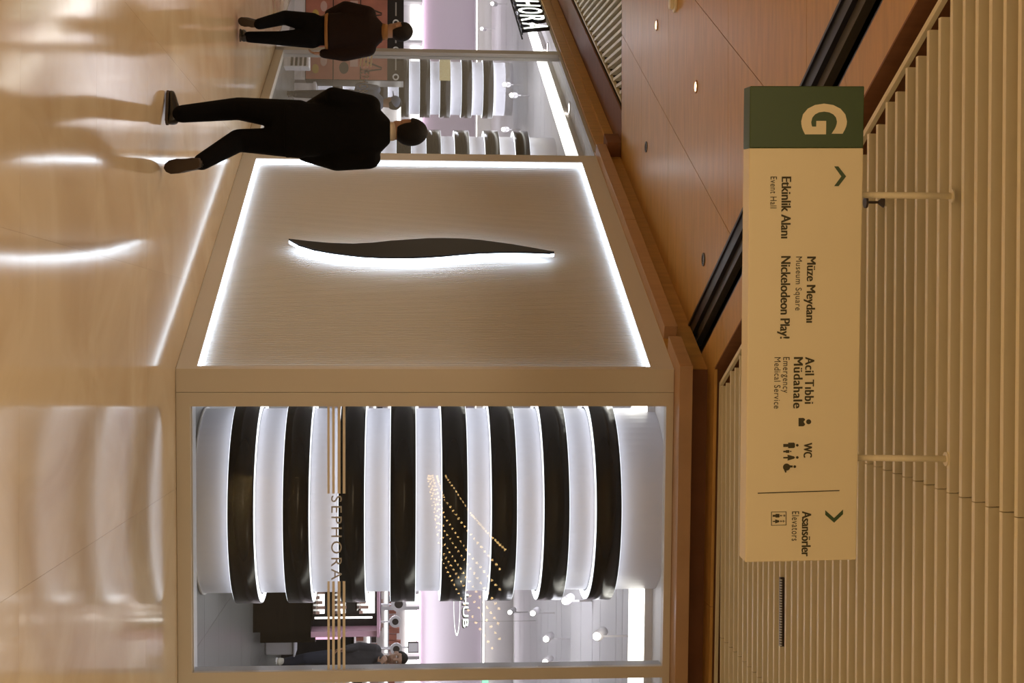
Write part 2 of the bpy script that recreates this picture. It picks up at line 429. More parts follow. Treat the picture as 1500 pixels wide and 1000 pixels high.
# ------------------------------------------------------------------ cornice of wooden boxes
def cornice(name, boxes, m, label=None):
    o = root(name, boxes[0][2](*boxes[0][0]), kind='structure')
    for a, b, T in boxes: MB().box(a, b, T).build('cornice_box', m, o)
    return o
tri = root('trim_1', WL(2.5, 0, 3.6), kind='structure')
MB().box((.5, .0, 3.567), (2.7, .11, 3.668), WL).build('cornice_box', MT['woodlip'], tri, bevel=.003)
MB().box((2.703, .0, 3.567), (4.82, .11, 3.668), WL).build('cornice_box', MT['woodlip'], tri, bevel=.003)
MB().box((4.72, .0, 3.668), (5.0, .16, ZC), WL).build('end_block', MT['wood2'], tri)
MB().box((0, -.06, 3.565), (4.9, .005, ZC), WL).build('fascia_board', MT['wood'], tri)
tri = root('trim_2', WR(1, 0, 3.6), kind='structure')
cn = [tuple(C), tuple(C + DL * .32), tuple(C + DL * .32 + NL * .115), tuple(meet(C + NL * .115, DL, C + NR * .2, DR)), tuple(C + NR * .2 + DR * 2.3), tuple(C + DR * 2.3)]
MB().prism(cn, 3.567, 3.662).build('cornice_box', MT['woodlip'], tri, bevel=.003)
MB().box((2.305, 0, 3.567), (9, .2, 3.662), WR).build('cornice_box', MT['woodlip'], tri, bevel=.003)
MB().box((0, -.06, 3.565), (9, .005, ZC), WR).build('fascia_board', MT['wood2'], tri)  # shaded side of the fascia, painted as a darker veneer
strips([tuple(C), tuple(C + DR * 9), tuple(rs + DR * 9), (w3.x, w3.y)], (1, 0), [0, 1.9, 4.2, 10], .003, ZC - .001, ZC + .02, 'soffit_board', MT['wood'], tri)
tri = root('trim_3', WL(7, 0, 3.6), kind='structure')
MB().box((4.87, -.06, 3.60), (26, .02, ZC), WL).build('fascia_board', MT['wood'], tri)
MB().box((4.87, .02, 3.715), (26, .06, ZC), WL).build('cornice_box', MT['wood'], tri)

# ------------------------------------------------------------------ left wall with lit ribbed panel
S0, S1, Z0, Z1 = .045, 4.55, .144, 3.397
wl = root('wall_left', (C.x, C.y, 0), kind='structure')
cr = .035     # frame border nearest the corner starts here
MB().box((.0, -.12, 0), (4.76, 0, Z0), WL).build('frame_rail', MT['cream'], wl)
MB().box((.0, -.12, Z1), (4.76, 0, WALLH), WL).build('frame_rail', MT['cream'], wl)
MB().box((0, -.12, Z0), (S0, 0, Z1), WL).build('frame_stile', MT['cream'], wl)
MB().box((S1, -.12, Z0), (4.76, 0, Z1), WL).build('frame_stile', MT['cream'], wl)
rb = MB(); n = 150; prof = []
for i in range(n):
    s0 = S0 + (S1 - S0) * i / n; dx = (S1 - S0) / n
    prof += [(s0, -.062), (s0 + dx * .35, -.062), (s0 + dx * .5, -.052), (s0 + dx * .85, -.052)]
prof.append((S1, -.062))
vs = [WL(s, o, Z0) for s, o in prof] + [WL(s, o, Z1) for s, o in prof]; m_ = len(prof)
rb.add(vs, [(i, i + 1, m_ + i + 1, m_ + i) for i in range(m_ - 1)])
rb.build('ribbed_panel', MT['rib'], wl)
lw = .016
MB().box((S0, -.052, Z0), (S1, -.018, Z0 + lw), WL).build('light_strip', MT['led'], wl)
MB().box((S0, -.052, Z1 - lw), (S1, -.018, Z1), WL).build('light_strip', MT['led'], wl)
MB().box((S0, -.052, Z0 + lw), (S0 + lw * .6, -.018, Z1 - lw), WL).build('light_strip', MT['led'], wl)
MB().box((S1 - lw, -.052, Z0 + lw), (S1, -.018, Z1 - lw), WL).build('light_strip', MT['led'], wl)

# wave emblem, standing off the ribbed panel, lit from behind
em = root('wall_emblem', WL(2.2, 0, 1.7), 'tall black wave-shaped emblem glowing white along its edge on the ribbed panel', 'emblem')
up = [(2.335, .626), (2.285, .80), (2.248, .973), (2.236, 1.18), (2.262, 1.34), (2.308, 1.492), (2.342, 1.656), (2.372, 1.82), (2.379, 1.95), (2.372, 2.1), (2.345, 2.26), (2.253, 2.533), (2.17, 2.72), (2.093, 2.884)]
lw_ = [(2.075, 2.84), (2.088, 2.68), (2.092, 2.523), (2.085, 2.38), (2.068, 2.232), (2.038, 2.09), (1.999, 1.941), (1.970, 1.79), (1.957, 1.655), (1.952, 1.52), (1.957, 1.393), (1.972, 1.26), (2.000, 1.148), (2.047, 1.0), (2.111, .853), (2.21, .72)]
ol = up + lw_
Tem = lambda a, z, b: WL(a, b, z)
MB().prism(ol, .030, .048, Tem).build('face_plate', MT['black'], em)
MB().prism(ol, .002, .029, Tem).build('glowing_edge', MT['led'], em)
for z in (1.0, 1.7, 2.4): MB().box((2.2, -.055, z), (2.23, .003, z + .03), WL).build('bracket', MT['black'], em)

# pier at the corner and the right-hand shop front
wr = root('wall_right', (C.x, C.y, 0), kind='structure')
MB().box((0, -.14, 0), (.165, 0, WALLH), WR).build('corner_pier', MT['frame'], wr)
MB().box((.168, -.10, 0), (9, -.003, .098), WR).build('plinth_rail', MT['frame'], wr)
MB().box((.168, -.10, 3.512), (9, -.003, WALLH), WR).build('head_rail', MT['frame'], wr)
MB().box((.168, -.10, .098), (.268, -.003, 3.512), WR).build('jamb', MT['frame'], wr)
for s in (2.19, 4.45, 6.7):
    MB().box((s, -.045, .098), (s + .085, -.003, 3.512), WR).build('mullion', MT['frame'], wr)
    MB().box((s + .002, -.16, .1), (s + .083, -.046, 3.51), WR).build('mullion_back', MT['shopmetal'], wr)
MB().box((.27, -.26, .06), (9, -.101, .10), WR).build('inner_sill', MT['shopmetal'], wr)

def window(nm, s0, s1, txt):
    o = root(nm, WR(s0, 0, .1), kind='structure')
    MB().box((s0, -.055, .098), (s1, -.045, 3.512), WR).build('glass_pane', MT['glass'], o)
    MB().box((s0, -.07, .098), (s1, -.035, .108), WR).build('gasket', MT['alu'], o)
    for za, zb in ((1.062, 1.079), (1.096, 1.115), (1.135, 1.156), (1.172, 1.191)):
        if txt:
            MB().box((s0, -.044, za), (s0 + .635, -.043, zb), WR).build('stripe', MT['vinyl'], o)
            MB().box((s0 + 1.275, -.044, za), (s1, -.043, zb), WR).build('stripe', MT['vinyl'], o)
        else:
            MB().box((s0, -.044, za), (s1, -.043, zb), WR).build('stripe', MT['vinyl'], o)
    if txt:
        text_obj('SEPHORA', MT['vinylg'], lambda a, b, z: WR(a, -.043 + b, z), s0 + .650, s0 + 1.265, 1.090, 1.165, o, thick=.001, space=1.25)
    return o
window('window_1', .268, 2.19, True)
window('window_2', 2.275, 4.45, False)
window('window_3', 4.535, 6.7, False)

# entrance side of the left wall: jamb post, glass sidelight, threshold
o = root('window_4', WL(6, 0, 0), kind='structure')
MB().box((4.765, -.055, .10), (8.70, -.045, 3.56), WL).build('glass_pane', MT['glass'], o)
MB().box((4.765, -.10, 0), (8.85, 0, .10), WL).build('sill', MT['frame'], o)
for za, zb in ((1.062, 1.082), (1.105, 1.125), (1.148, 1.168), (1.19, 1.21)):
    MB().box((4.9, -.044, za), (6.72, -.043, zb), WL).build('stripe', MT['vinyl'], o)
    MB().box((8.15, -.044, za), (8.70, -.043, zb), WL).build('stripe', MT['vinyl'], o)
text_obj('SEPHORA', MT['vinylg'], lambda a, b, z: WL(6.8 + 8.05 - a, -.043 + b, z), 6.8, 8.05, 1.085, 1.185, o, thick=.001, space=1.25)
o = root('door_1', WL(8.8, 0, 0), kind='structure')
MB().box((8.70, -.09, 0), (8.86, 0, 3.57), WL).build('entrance_post', MT['alu'], o)
MB().box((4.8, -.16, 3.56), (26, -.02, 3.60), WL).build('door_head', MT['alu'], o)
MB().box((8.86, -.3, .0005), (26, .02, .0035), WL).build('threshold', MT['alu'], o)
MB().box((14.6, -.16, 0), (14.76, 0, 3.57), WL).build('entrance_post', MT['alu'], o)
MB().box((14.76, -.12, 0), (26, -.02, 3.57), WL).build('far_wall_panel', MT['cream'], o)

# glowing channel letters over the entrance
cl = root('channel_letter_sign', WL(12, 0, 3.2), 'row of glowing white letters hung over the shop entrance, top left', 'shop sign')
MB().box((9.55, -.03, 3.15), (16.2, -.015, 3.17), WL).build('letter_rail', MT['black'], cl)
for i, ch in enumerate('SEPHORA'):
    a1 = 9.68 + (6 - i) * .44
    lt = text_obj(ch, MT['black'], lambda a, b, z, q=a1: WL(q + .38 - a, .02 + b, z), 0, .36, 3.18, 3.535, cl, 'letter', bold=.03, thick=.05)
    text_obj(ch, MT['neon'], lambda a, b, z, q=a1: WL(q + .365 - a, .071 + b, z), 0, .33, 3.195, 3.52, lt, 'letter_face', bold=.005, thick=.004)
    MB().box((a1 + .08, -.02, 3.17), (a1 + .34, .0195, 3.185), WL).build('letter_back', MT['black'], cl)

# ------------------------------------------------------------------ shop interior shell
sc = root('ceiling', (2, 18, 3.6), kind='structure')
pc = [tuple(C - NL * .13 - NR * .13), (B_.x, B_.y + .12), (B_.x, far), (A_.x, far), tuple(A_ - NL * .13)]
cu = [10.0, 11.6, 12.45, 13.2, 13.6, 14.7, 15.3, 16.3, 17.3, 18.3, 18.9, 20, 21, 21.6, 22.8, 24, 24.8, 26, 27.4, 29, 30.5, 32, 34]
nrm = Vector((-.04, 1)).normalized()
strips(pc, tuple(nrm), cu, .02, 3.66, 3.68, 'plank', MT['plank'], sc)
MB().prism(pc, 3.69, 3.72).build('plank_backing', mat('plank_gap', (.25, .23, .2), .8), sc)
def cove(nm, T, a, b, c, d):
    o = root(nm, T(a, b, 3.59), kind='structure')
    MB().box((a, b, 3.583), (c, d, 3.598), T).build('light_panel', MT['cove'], o); return o
o = root('trim_4', (2, 12.2, 3.59), kind='structure')
cA = C - NL * .58; cB = C - NR * 1.32
cm = meet(cA, DL, cB, DR)
MB().box((0, -.72, 3.584), (12, 0, 3.598), TRT(cm, DR, NR)).build('light_panel', MT['cove'], o)
MB().box((0, -.74, 3.599), (12, .02, 3.659), TRT(cm, DR, NR)).build('trough', MT['plank'], o)
MB().box((.3, -.36, 3.584), (24, 0, 3.598), TRT(cm, DL, NL)).build('light_panel', MT['cove'], o)
MB().box((.3, -.38, 3.599), (24, .02, 3.659), TRT(cm, DL, NL)).build('trough', MT['plank'], o)
wb = root('wall_back', (0, far, 0), kind='structure')
MB().box((-16, far, 0), (16, far + .1, 3.3), None).build('painted_wall', MT['spink'], wb)
MB().box((-16, far - .35, 3.27), (16, far, 3.30), None).build('cove_shelf', MT['swhite'], wb)
MB().box((-16, far - .3, 3.30), (16, far - .26, 3.33), None).build('cove_light', MT['cove'], wb)
MB().box((-16, far, 3.3), (16, far + .1, 3.7), None).build('bulkhead', MT['swhite'], wb)
MB().box((B_.x, 10, 0), (B_.x + .1, far, 3.7), None).build('side_wall', MT['swhite'], root('wall_side', (B_.x, 20, 0), kind='structure'))

# ------------------------------------------------------------------ banded columns
def column(cx, cy, R, Rc, label, zs=(.28, .695, 1.115, 1.508, 1.905, 2.285, 2.69, 3.095), h=.195, front=None):
    o = root('banded_column', (cx, cy, 0), label, 'column', 'striped columns of the shop')
    MB().disc((cx, cy, 0), Rc, 0.001, 3.659, 72).build('core', MT['core'], o, smooth=False)
    MB().ring((cx, cy, 0), Rc - .01, Rc + .012, .001, .02, 72).build('base_ring', MT['alu'], o)
    for z in zs:
        b = MB().ring((cx, cy, z), Rc + .012, R, 0, h, 72).build('black_band', MT['gloss'], o, smooth=False)
        for p in b.data.polygons: p.use_smooth = abs(p.normal.z) < .5
        MB().ring((cx, cy, z), Rc + .014, R - .008, -.004, .004, 72).build('band_light', MT['ringled'], b)
        MB().ring((cx, cy, z), Rc + .014, R - .008, h - .004, h + .004, 72).build('band_light', MT['ringled'], b)
        MB().ring((cx, cy, z), Rc + .0005, Rc + .010, .004, h - .004, 72).build('band_lining', MT['black'], b)
    for p in o.children[0].data.polygons: p.use_smooth = abs(p.normal.z) < .5
    return o
column(1.295, 11.8, .83, .745, 'large round column with glossy black and glowing white bands filling the window')
column(-2.07, 19.75, .83, .745, 'black and white banded column half hidden by the left end of the lit wall panel')
cB_ = column(-4.83, 27.4, .56, .50, 'slim distant banded column beside the entrance post, with a gold patch on it')
MB().box((-5.27, 26.80, 2.27), (-4.87, 26.815, 2.47)).build('gold_patch', MT['gold'], cB_)  # speckled gold panel set in front of the band

# ------------------------------------------------------------------ ceiling lamps
def spot(x, y, z, lab, e=30):
    o = root('track_spotlight', (x, y, z), lab, 'spotlight', 'white track spotlights inside the shop')
    MB().box((x - .008, y - .008, z + .05), (x + .008, y + .008, 3.66)).build('stem', MT['swhite'], o)
    MB().limb((x, y, z + .02), (x - .02, y + .12, z + .09), .05, .045, n=16, caps=False).build('housing', MT['swhite'], o, smooth=True)
    MB().ball((x, y - .01, z + .01), .034).build('lens', MT['lampw'], o, smooth=True)
spots = [(-6.745, 28.6), (-7.07, 32.4), (-4.49, 25.0), (-4.03, 23.4), (-5.3, 32.5), (-3.75, 25.3),
         (3.646, 17.5), (3.95, 17.6), (3.67, 19.3), (4.43, 23.4), (2.81, 15.45), (2.67, 12.91)]
spl = ['track spotlight near the far left corner of the shop', 'farthest track spotlight at the left, above the pink wall', 'track spotlight in front of the slim banded column', 'second track spotlight in front of the slim banded column',
       'track spotlight above the pale wall between the two left columns', 'track spotlight between the two left banded columns',
       'track spotlight in the middle of the right-hand window ceiling', 'track spotlight next to the right-hand window mullion', 'small track spotlight behind the large column, right side', 'smallest and farthest track spotlight seen in the right window',
       'track spotlight touching the edge of the large banded column', 'track spotlight nearest the bright cove strip in the right window']
for (x, y), l in zip(spots, spl): spot(x, y, 3.35, l)
for x, y, l in ((-2.90, 17.7, 'oval recessed lamp in the shop ceiling right of the long cove light on the left'), (-4.2, 20.4, 'oval recessed lamp in the shop ceiling beside the entrance post')):
    o = root('recessed_lamp', (x, y, 3.66), l, 'ceiling lamp', 'recessed lamps in the shop ceiling')
    MB().ring((x, y, 3.66), .06, .08, -.012, -.0005, 24).build('bezel', MT['swhite'], o); MB().disc((x, y, 3.66), .06, -.008, -.001, 24).build('lens', MT['lampw'], o)

def downlight(x, y, lit, lab):
    o = root('downlight', (x, y, ZC), lab, 'downlight', 'round downlights in the wooden ceiling')
    MB().ring((x, y, ZC), .036, .05, -.008, .01, 24).build('bezel', MT['rail'] if not lit else MT['woodlip'], o)
    MB().disc((x, y, ZC), .036, -.004, .0, 24).build('lens', MT['lampy'] if lit else MT['offlens'], o)
downlight(-2.773, 12.427, True, 'lit round downlight farther away in the wooden ceiling')
downlight(-1.932, 10.716, True, 'lit round downlight nearer the hanging sign in the wooden ceiling')
downlight(-1.777, 12.939, False, 'unlit round downlight near the cornice in the wooden ceiling')
downlight(-.608, 10.425, False, 'unlit round downlight next to the black ceiling slot')
o = root('smoke_detector', (-2.757, 11.545, ZC), 'small white smoke detector on the wooden ceiling at the frame edge', 'smoke detector')
MB().disc((-2.757, 11.545, ZC), .075, -.02, -.0005, 24).build('base', MT['slat'], o, bevel=.004)
MB().disc((-2.757, 11.545, ZC), .05, -.055, -.02, 24).build('chamber', MT['slat'], o, bevel=.008)

# ------------------------------------------------------------------ hanging direction sign
BL = Vector((-1.038, 5.72, 3.001)); BR = Vector((.919, 5.895, 3.029)); TL = Vector((-1.031, 5.72, 3.473)); TRc = Vector((.914, 5.895, 3.503))
sg_x = (BR - BL).normalized(); sg_z = ((TL - BL) + (TRc - BR)) * .5; SH = sg_z.length; SW = (BR - BL).length
sg_z = (sg_z - sg_x * sg_z.dot(sg_x)).normalized(); sg_n = sg_z.cross(sg_x)      # towards the viewer is sg_n or its negative
if sg_n.y > 0: sg_n = -sg_n
def SG(a, b, z): p = BL + sg_x * a + sg_n * b + sg_z * z; return tuple(p)
def sa(y): return (y - 126) / 697 * SW
def sz(x, y=None):
    t = 0 if y is None else (y - 126) / 697
    b = 1099 - 7 * t; tt = 1266 - 12 * t
    return (x - b) / (tt - b) * SH
sg = root('hanging_sign', SG(SW / 2, -.05, 0), 'long cream and green direction sign hanging from the slatted ceiling on two rods', 'sign')
gx = sa(214.5)
MB().box((gx + .0005, -.11, 0), (SW, 0, SH), SG).build('sign_box', MT['sign'], sg, bevel=.004)
MB().box((0, -.11, 0), (gx, 0, SH), SG).build('green_section', MT['green'], sg, bevel=.004)
def stext(body, x0, x1, ya, yb, bold=.012, m='ink', space=1.0, nm='lettering'):
    ym = (ya + yb) / 2
    text_obj(body, MT[m], lambda a, b, z: SG(a, .0005 + b, z), sa(ya), sa(yb), sz(x0, ym), sz(x1, ym), sg, nm, bold=bold if bold > .02 else 0, thick=.001, space=space, double=.0032 if 0 < bold < .02 else 0)
stext('G', 1177.5, 1236, 151, 195, .040, 'sign')
stext('Etkinlik Alanı', 1144.4, 1158, 255.5, 343.7, .011)
stext('Event Hall', 1128.4, 1137.5, 255.5, 301, 0, space=1.1)
stext('Müze Meydanı', 1181.4, 1194, 371.4, 467, .011)
stext('Museum Square', 1165.3, 1174, 371.4, 450, 0, space=1.1)
stext('Nickelodeon Play!', 1143.4, 1157, 370.4, 490, .011)
stext('Acil Tıbbi', 1179, 1192, 518.3, 586.6, .011, space=1.1)
stext('Müdahale', 1162.2, 1175.3, 518.3, 593, .011, space=1.1)
stext('Emergency', 1146.8, 1156, 518.3, 571, 0, space=1.1)
stext('Medical Service', 1134, 1143, 518.3, 594, 0, space=1.1)
stext('WC', 1177, 1189, 645.5, 666.6, .014)
stext('Asansörler', 1174.3, 1187.4, 747.7, 815, .011)
stext('Elevators', 1159.7, 1170, 748, 792, 0, space=1.15)
def spoly(pts, m='ink', nm='pictogram'):
    ym = sum(p[1] for p in pts) / len(pts)
    return MB().prism([(sa(y), sz(x, y)) for x, y in pts], .0003, .0014, lambda a, z, b: SG(a, b, z)).build(nm, MT[m], sg)
def scirc(x, y, r, m='ink', n=16, rx=None):
    spoly([(x + (rx or r) * math.cos(2 * math.pi * i / n), y + r * math.sin(2 * math.pi * i / n)) for i in range(n)], m)
spoly([(1221.5, 241), (1227.5, 241), (1239, 255.5), (1228, 269.5), (1221.5, 269.5), (1232, 255.5)], 'green', 'arrow')
spoly([(1208.5, 747), (1208.5, 754), (1221.5, 766), (1234.5, 753.5), (1234.5, 746.5), (1221.5, 759)], 'green', 'arrow')
spoly([(1110, 718.8), (1110, 720.2), (1229.4, 718.6), (1229.4, 717.2)], 'ink', 'divider')
# nurse, toilet and lift pictograms
spoly([(1169.5, 608.5), (1169.5, 620.8), (1176.5, 620.8), (1178.8, 619), (1178.8, 617.2), (1177, 615), (1177, 613.5), (1178.8, 611.8), (1178.8, 610), (1176.5, 608.5)]); scirc(1184.2, 614.3, 3.7)
def man(x, y, s, w, child=False):
    spoly([(x, y - w * .28), (x, y + w * .28), (x + s * .42, y + w * .28), (x + s * .42, y + w * .5), (x + s * .92, y + w * .5), (x + s, y + w * .3), (x + s, y - w * .3), (x + s * .92, y - w * .5), (x + s * .42, y - w * .5), (x + s * .42, y - w * .28)])
    scirc(x + s * 1.2, y, s * .115)
def woman(x, y, s, w):
    spoly([(x, y - w * .12), (x, y + w * .12), (x + s * .38, y + w * .15), (x + s * .36, y + w * .5), (x + s * .92, y + w * .2), (x + s, y), (x + s * .92, y - w * .2), (x + s * .36, y - w * .5), (x + s * .38, y - w * .15)])
    scirc(x + s * 1.2, y, s * .115)
man(1147.2, 649, 17, 8); man(1147.2, 658, 9, 4.2); woman(1147.2, 667.2, 17, 8.6)
scirc(1152, 681.2, 5.3); scirc(1163.9, 680.8, 2); spoly([(1155, 678.5), (1155, 682), (1161, 682), (1161, 679)]); spoly([(1148, 684.5), (1150, 689.5), (1152, 689), (1151, 684)])
for a, b in (((1129.5, 747.7), (1130.4, 768.4)), ((1150.8, 747.7), (1151.7, 768.4)), ((1129.5, 747.7), (1151.7, 748.4)), ((1129.5, 767.7), (1151.7, 768.4))):
    spoly([(a[0], a[1]), (a[0], b[1]), (b[0], b[1]), (b[0], a[1])])
man(1131.8, 753.8, 10, 5.4); woman(1131.8, 762.2, 10, 6)
for y, d in ((753.8, 1), (762.2, -1)):
    spoly([(1146, y - .35), (1146, y + .35), (1150, y + .35), (1150, y - .35)])
    t = 1150.2 if d > 0 else 1145.8
    spoly([(t, y), (t - 1.6 * d, y - 1.8), (t - 2.3 * d, y - 1.4), (t - .9 * d, y), (t - 2.3 * d, y + 1.4), (t - 1.6 * d, y + 1.8)])
for (tp, bt) in (((-.603, 5.737, 3.85), SG(sa(282), -.05, SH - .01)), ((.481, 5.79, 3.85), SG(sa(672), -.05, SH - .01))):
    MB().limb(bt, tp, .0135, .0135, n=16, caps=False).build('rod', MT['slat'], sg, smooth=True)
    MB().disc((tp[0], tp[1], 3.85), .03, -.006, 0, 20).build('rod_plate', MT['slat'], sg)

# sprinkler just above the sign, grille between the slats
o = root('ceiling_sprinkler', (-.655, 6.55, 3.84), 'tiny dark sprinkler head hanging from a slat just above the sign', 'sprinkler')
MB().limb((-.655, 6.55, 3.84), (-.655, 6.55, 3.90), .018, .018, n=12, caps=False).build('collar', MT['slat'], o)
MB().limb((-.655, 6.55, 3.76), (-.655, 6.55, 3.84), .006, .006, n=10, caps=False).build('stem', MT['dark'], o)
MB().disc((-.655, 6.55, 3.755), .028, -.006, .004, 16).build('deflector', MT['dark'], o)
MB().limb((-.655, 6.55, 3.815), (-.655, 6.55, 3.838), .010, .026, n=12, caps=False).build('escutcheon', MT['dark'], o)
o = root('air_grille', (1.6, 8.4, ZS), 'narrow dark perforated grille set between two cream ceiling slats', 'grille')
MB().box((1.40, 8.385, ZS - .004), (1.81, 8.415, ZS + .02)).build('grille_body', MT['dark'], o)
for i in range(26): MB().box((1.41 + i * .0155, 8.378, ZS - .006), (1.418 + i * .0155, 8.392, ZS + .004)).build('grille_tooth', MT['white'], o)

# ------------------------------------------------------------------ people
def solid(mb, name, m, parent, voxel=.012, smooth=6):
    """fuse overlapping volumes into one continuous skin"""
    o = mb.build(name, m)
    r = o.modifiers.new('r', 'REMESH'); r.mode = 'VOXEL'; r.voxel_size = voxel; r.use_smooth_shade = True
    if smooth:
        s = o.modifiers.new('s', 'SMOOTH'); s.iterations = smooth; s.factor = .5
    dg = bpy.context.evaluated_depsgraph_get(); me = bpy.data.meshes.new_from_object(o.evaluated_get(dg))
    me.name = name; o.modifiers.clear(); old = o.data; o.data = me; bpy.data.meshes.remove(old)
    if not me.materials: me.materials.append(m)
    for p in me.polygons: p.use_smooth = True
    if parent: link_to(o, parent)
    return o
V = Vector
def head_parts(root_, P, head_c, face, neck_b, skin, hairm, hs=1.0, short=True, parts=True, body=None, hairlow=0.0):
    """adds skull, neck, nose, ears into the body volume; returns functions for hair and features"""
    f = V(face).normalized(); r = V((0, 0, 1)).cross(f) * -1; r = f.cross(V((0, 0, 1))).normalized(); u = r.cross(f).normalized()
    hc = V(head_c); Rm = Matrix((r, f, u)).transposed()
    k = hs
    body.ball(hc + u * .02 * k, .076 * k, .094 * k, .105 * k, Rm=Rm)
    body.ball(hc + f * .022 * k - u * .055 * k, .058 * k, .068 * k, .062 * k, Rm=Rm)
    body.limb(hc - u * .06 * k - f * .015 * k, V(neck_b), .052 * k, .06 * k)
    body.limb(hc + f * .092 * k + u * .012 * k, hc + f * .108 * k - u * .022 * k, .008 * k, .014 * k)
    body.ball(hc + f * .084 * k - u * .058 * k, .026 * k, .014 * k, .012 * k, Rm=Rm)
    for sgn in (-1, 1): body.ball(hc + r * .078 * k * sgn - f * .008 * k - u * .004 * k, .010 * k, .018 * k, .032 * k, Rm=Rm)
    def finish():
        h = MB(); h.ball(hc + u * .030 * k - f * .014 * k, .090 * k, .104 * k, .110 * k, Rm=Rm, nu=24, nv=16)
        keep = []
        # carve the face side and below the hairline
        m2 = MB(); bm = bmesh.new(); me = h.mesh('h'); bm.from_mesh(me)
        dele = []
        for v in bm.verts:
            q = v.co - hc; a, b, c = q.dot(r) / k, q.dot(f) / k, q.dot(u) / k
            if (b > .045 and c < .062) or (b > -.02 and c < .018) or c < -.062 - hairlow: dele.append(v)
        bmesh.ops.delete(bm, geom=dele, context='VERTS'); bm.to_mesh(me); bm.free()
        me.materials.append(hairm); o = bpy.data.objects.new('hair', me); COL.objects.link(o); link_to(o, root_)
        for p in me.polygons: p.use_smooth = True
        s = o.modifiers.new('sol', 'SOLIDIFY'); s.thickness = .018 * k; s.offset = -1
        s = o.modifiers.new('sub', 'SUBSURF'); s.levels = 1; s.render_levels = 1
        if parts:
            for sgn in (-1, 1):
                MB().ball(hc + r * .031 * k * sgn + f * .083 * k + u * .012 * k, .012 * k, .008 * k, .007 * k, Rm=Rm, nu=10, nv=6).build('eye', MT['white'], root_, smooth=True)
                MB().ball(hc + r * .031 * k * sgn + f * .089 * k + u * .012 * k, .005 * k, .004 * k, .005 * k, Rm=Rm, nu=8, nv=6).build('iris', MT['dark'], root_, smooth=True)
                MB().limb(hc + r * .018 * k * sgn + f * .090 * k + u * .030 * k, hc + r * .045 * k * sgn + f * .080 * k + u * .030 * k, .004 * k, .003 * k, n=8).build('eyebrow', hairm, root_, smooth=True)
            MB().ball(hc + f * .093 * k - u * .052 * k, .022 * k, .007 * k, .007 * k, Rm=Rm, nu=12, nv=6).build('mouth', MT['skind'], root_, smooth=True)
    return finish
def hand(body, wrist, d, palm_n, s=1.0, curl=.5):
    """palm with four fingers of unequal length and a thumb leaving the side of the palm"""
    w_ = V(wrist); d = V(d).normalized(); n = V(palm_n); n = (n - d * n.dot(d)).normalized(); t = d.cross(n)
    body.limb(w_, w_ + d * .085 * s, .024 * s, .040 * s, .017 * s, .014 * s, side=t)
    for i, L in enumerate((.070, .080, .074, .056)):
        o = w_ + d * .085 * s + t * (.030 - .020 * i) * s
        p1 = o + (d * math.cos(curl * .5) + n * math.sin(curl * .5)) * L * .5 * s
        p2 = p1 + (d * math.cos(curl * 1.3) + n * math.sin(curl * 1.3)) * L * .32 * s
        p3 = p2 + (d * math.cos(curl * 2) + n * math.sin(curl * 2)) * L * .22 * s
        body.limb(o, p1, .0095 * s, .0088 * s, n=8); body.limb(p1, p2, .0088 * s, .008 * s, n=8); body.limb(p2, p3, .008 * s, .007 * s, n=8)
    o = w_ + d * .022 * s + t * .026 * s
    q = o + (d * .7 + t * .7 + n * .2).normalized() * .04 * s
    body.limb(o, q, .013 * s, .011 * s, n=8); body.limb(q, q + (d * .9 + t * .25 + n * .3).normalized() * .03 * s, .011 * s, .009 * s, n=8)
def shoe(parent, heel, toe, up, m, sole, w=.045):
    heel = V(heel); toe = V(toe); d = (toe - heel).normalized(); up = V(up); up = (up - d * up.dot(d)).normalized(); sd = d.cross(up)
    L = (toe - heel).length; b = MB()
    secs = []
    for t, hw, hh in ((-.02, .012, .02), (.02, .030, .035), (.18, .036, .050), (.38, .037, .046), (.60, .043, .034), (.82, .040, .026), (.95, .026, .020), (1.0, .010, .012)):
        k = w / .045
        secs.append((heel + d * L * t + up * (hh + .012), hw * k, hh, sd, up))
    b.loft(secs, 16); o = b.build('shoe', m, parent, smooth=True)
    n = 20; pts = []
    prof = [(-.03, 0), (0, .028), (.2, .036), (.4, .034), (.62, .044), (.84, .041), (.97, .024), (1.02, 0)]
    pl = [(L * t, hw * w / .045) for t, hw in prof] + [(L * t, -hw * w / .045) for t, hw in prof[-2:0:-1]]
    MB().prism(pl, 0, .020, lambda a, c, z: tuple(heel + d * a + sd * c + up * z)).build('sole', sole, o, smooth=False, bevel=.004)
    return o

# --- man in black, walking away in front of the lit panel (about 9.7 m off)
def P1(u, v, dy=0.0, Y=9.72):
    k = Y + dy; return V(((u - 500) / 2100 * k + .002 * k, k, 1.6 + (v - 590) / 2100 * k))
pr = root('person', (-1.44, 9.72, 0), 'person in a black coat and trousers walking away, in front of the lit panel', 'person')
bd = MB()
ft = P1(170, 262); kl = P1(160, 352, .07); hl = P1(170, 440, .0); 
kr = P1(206, 352, .03); ar = P1(238, 296, -.20); hr_ = P1(208, 440, 0)
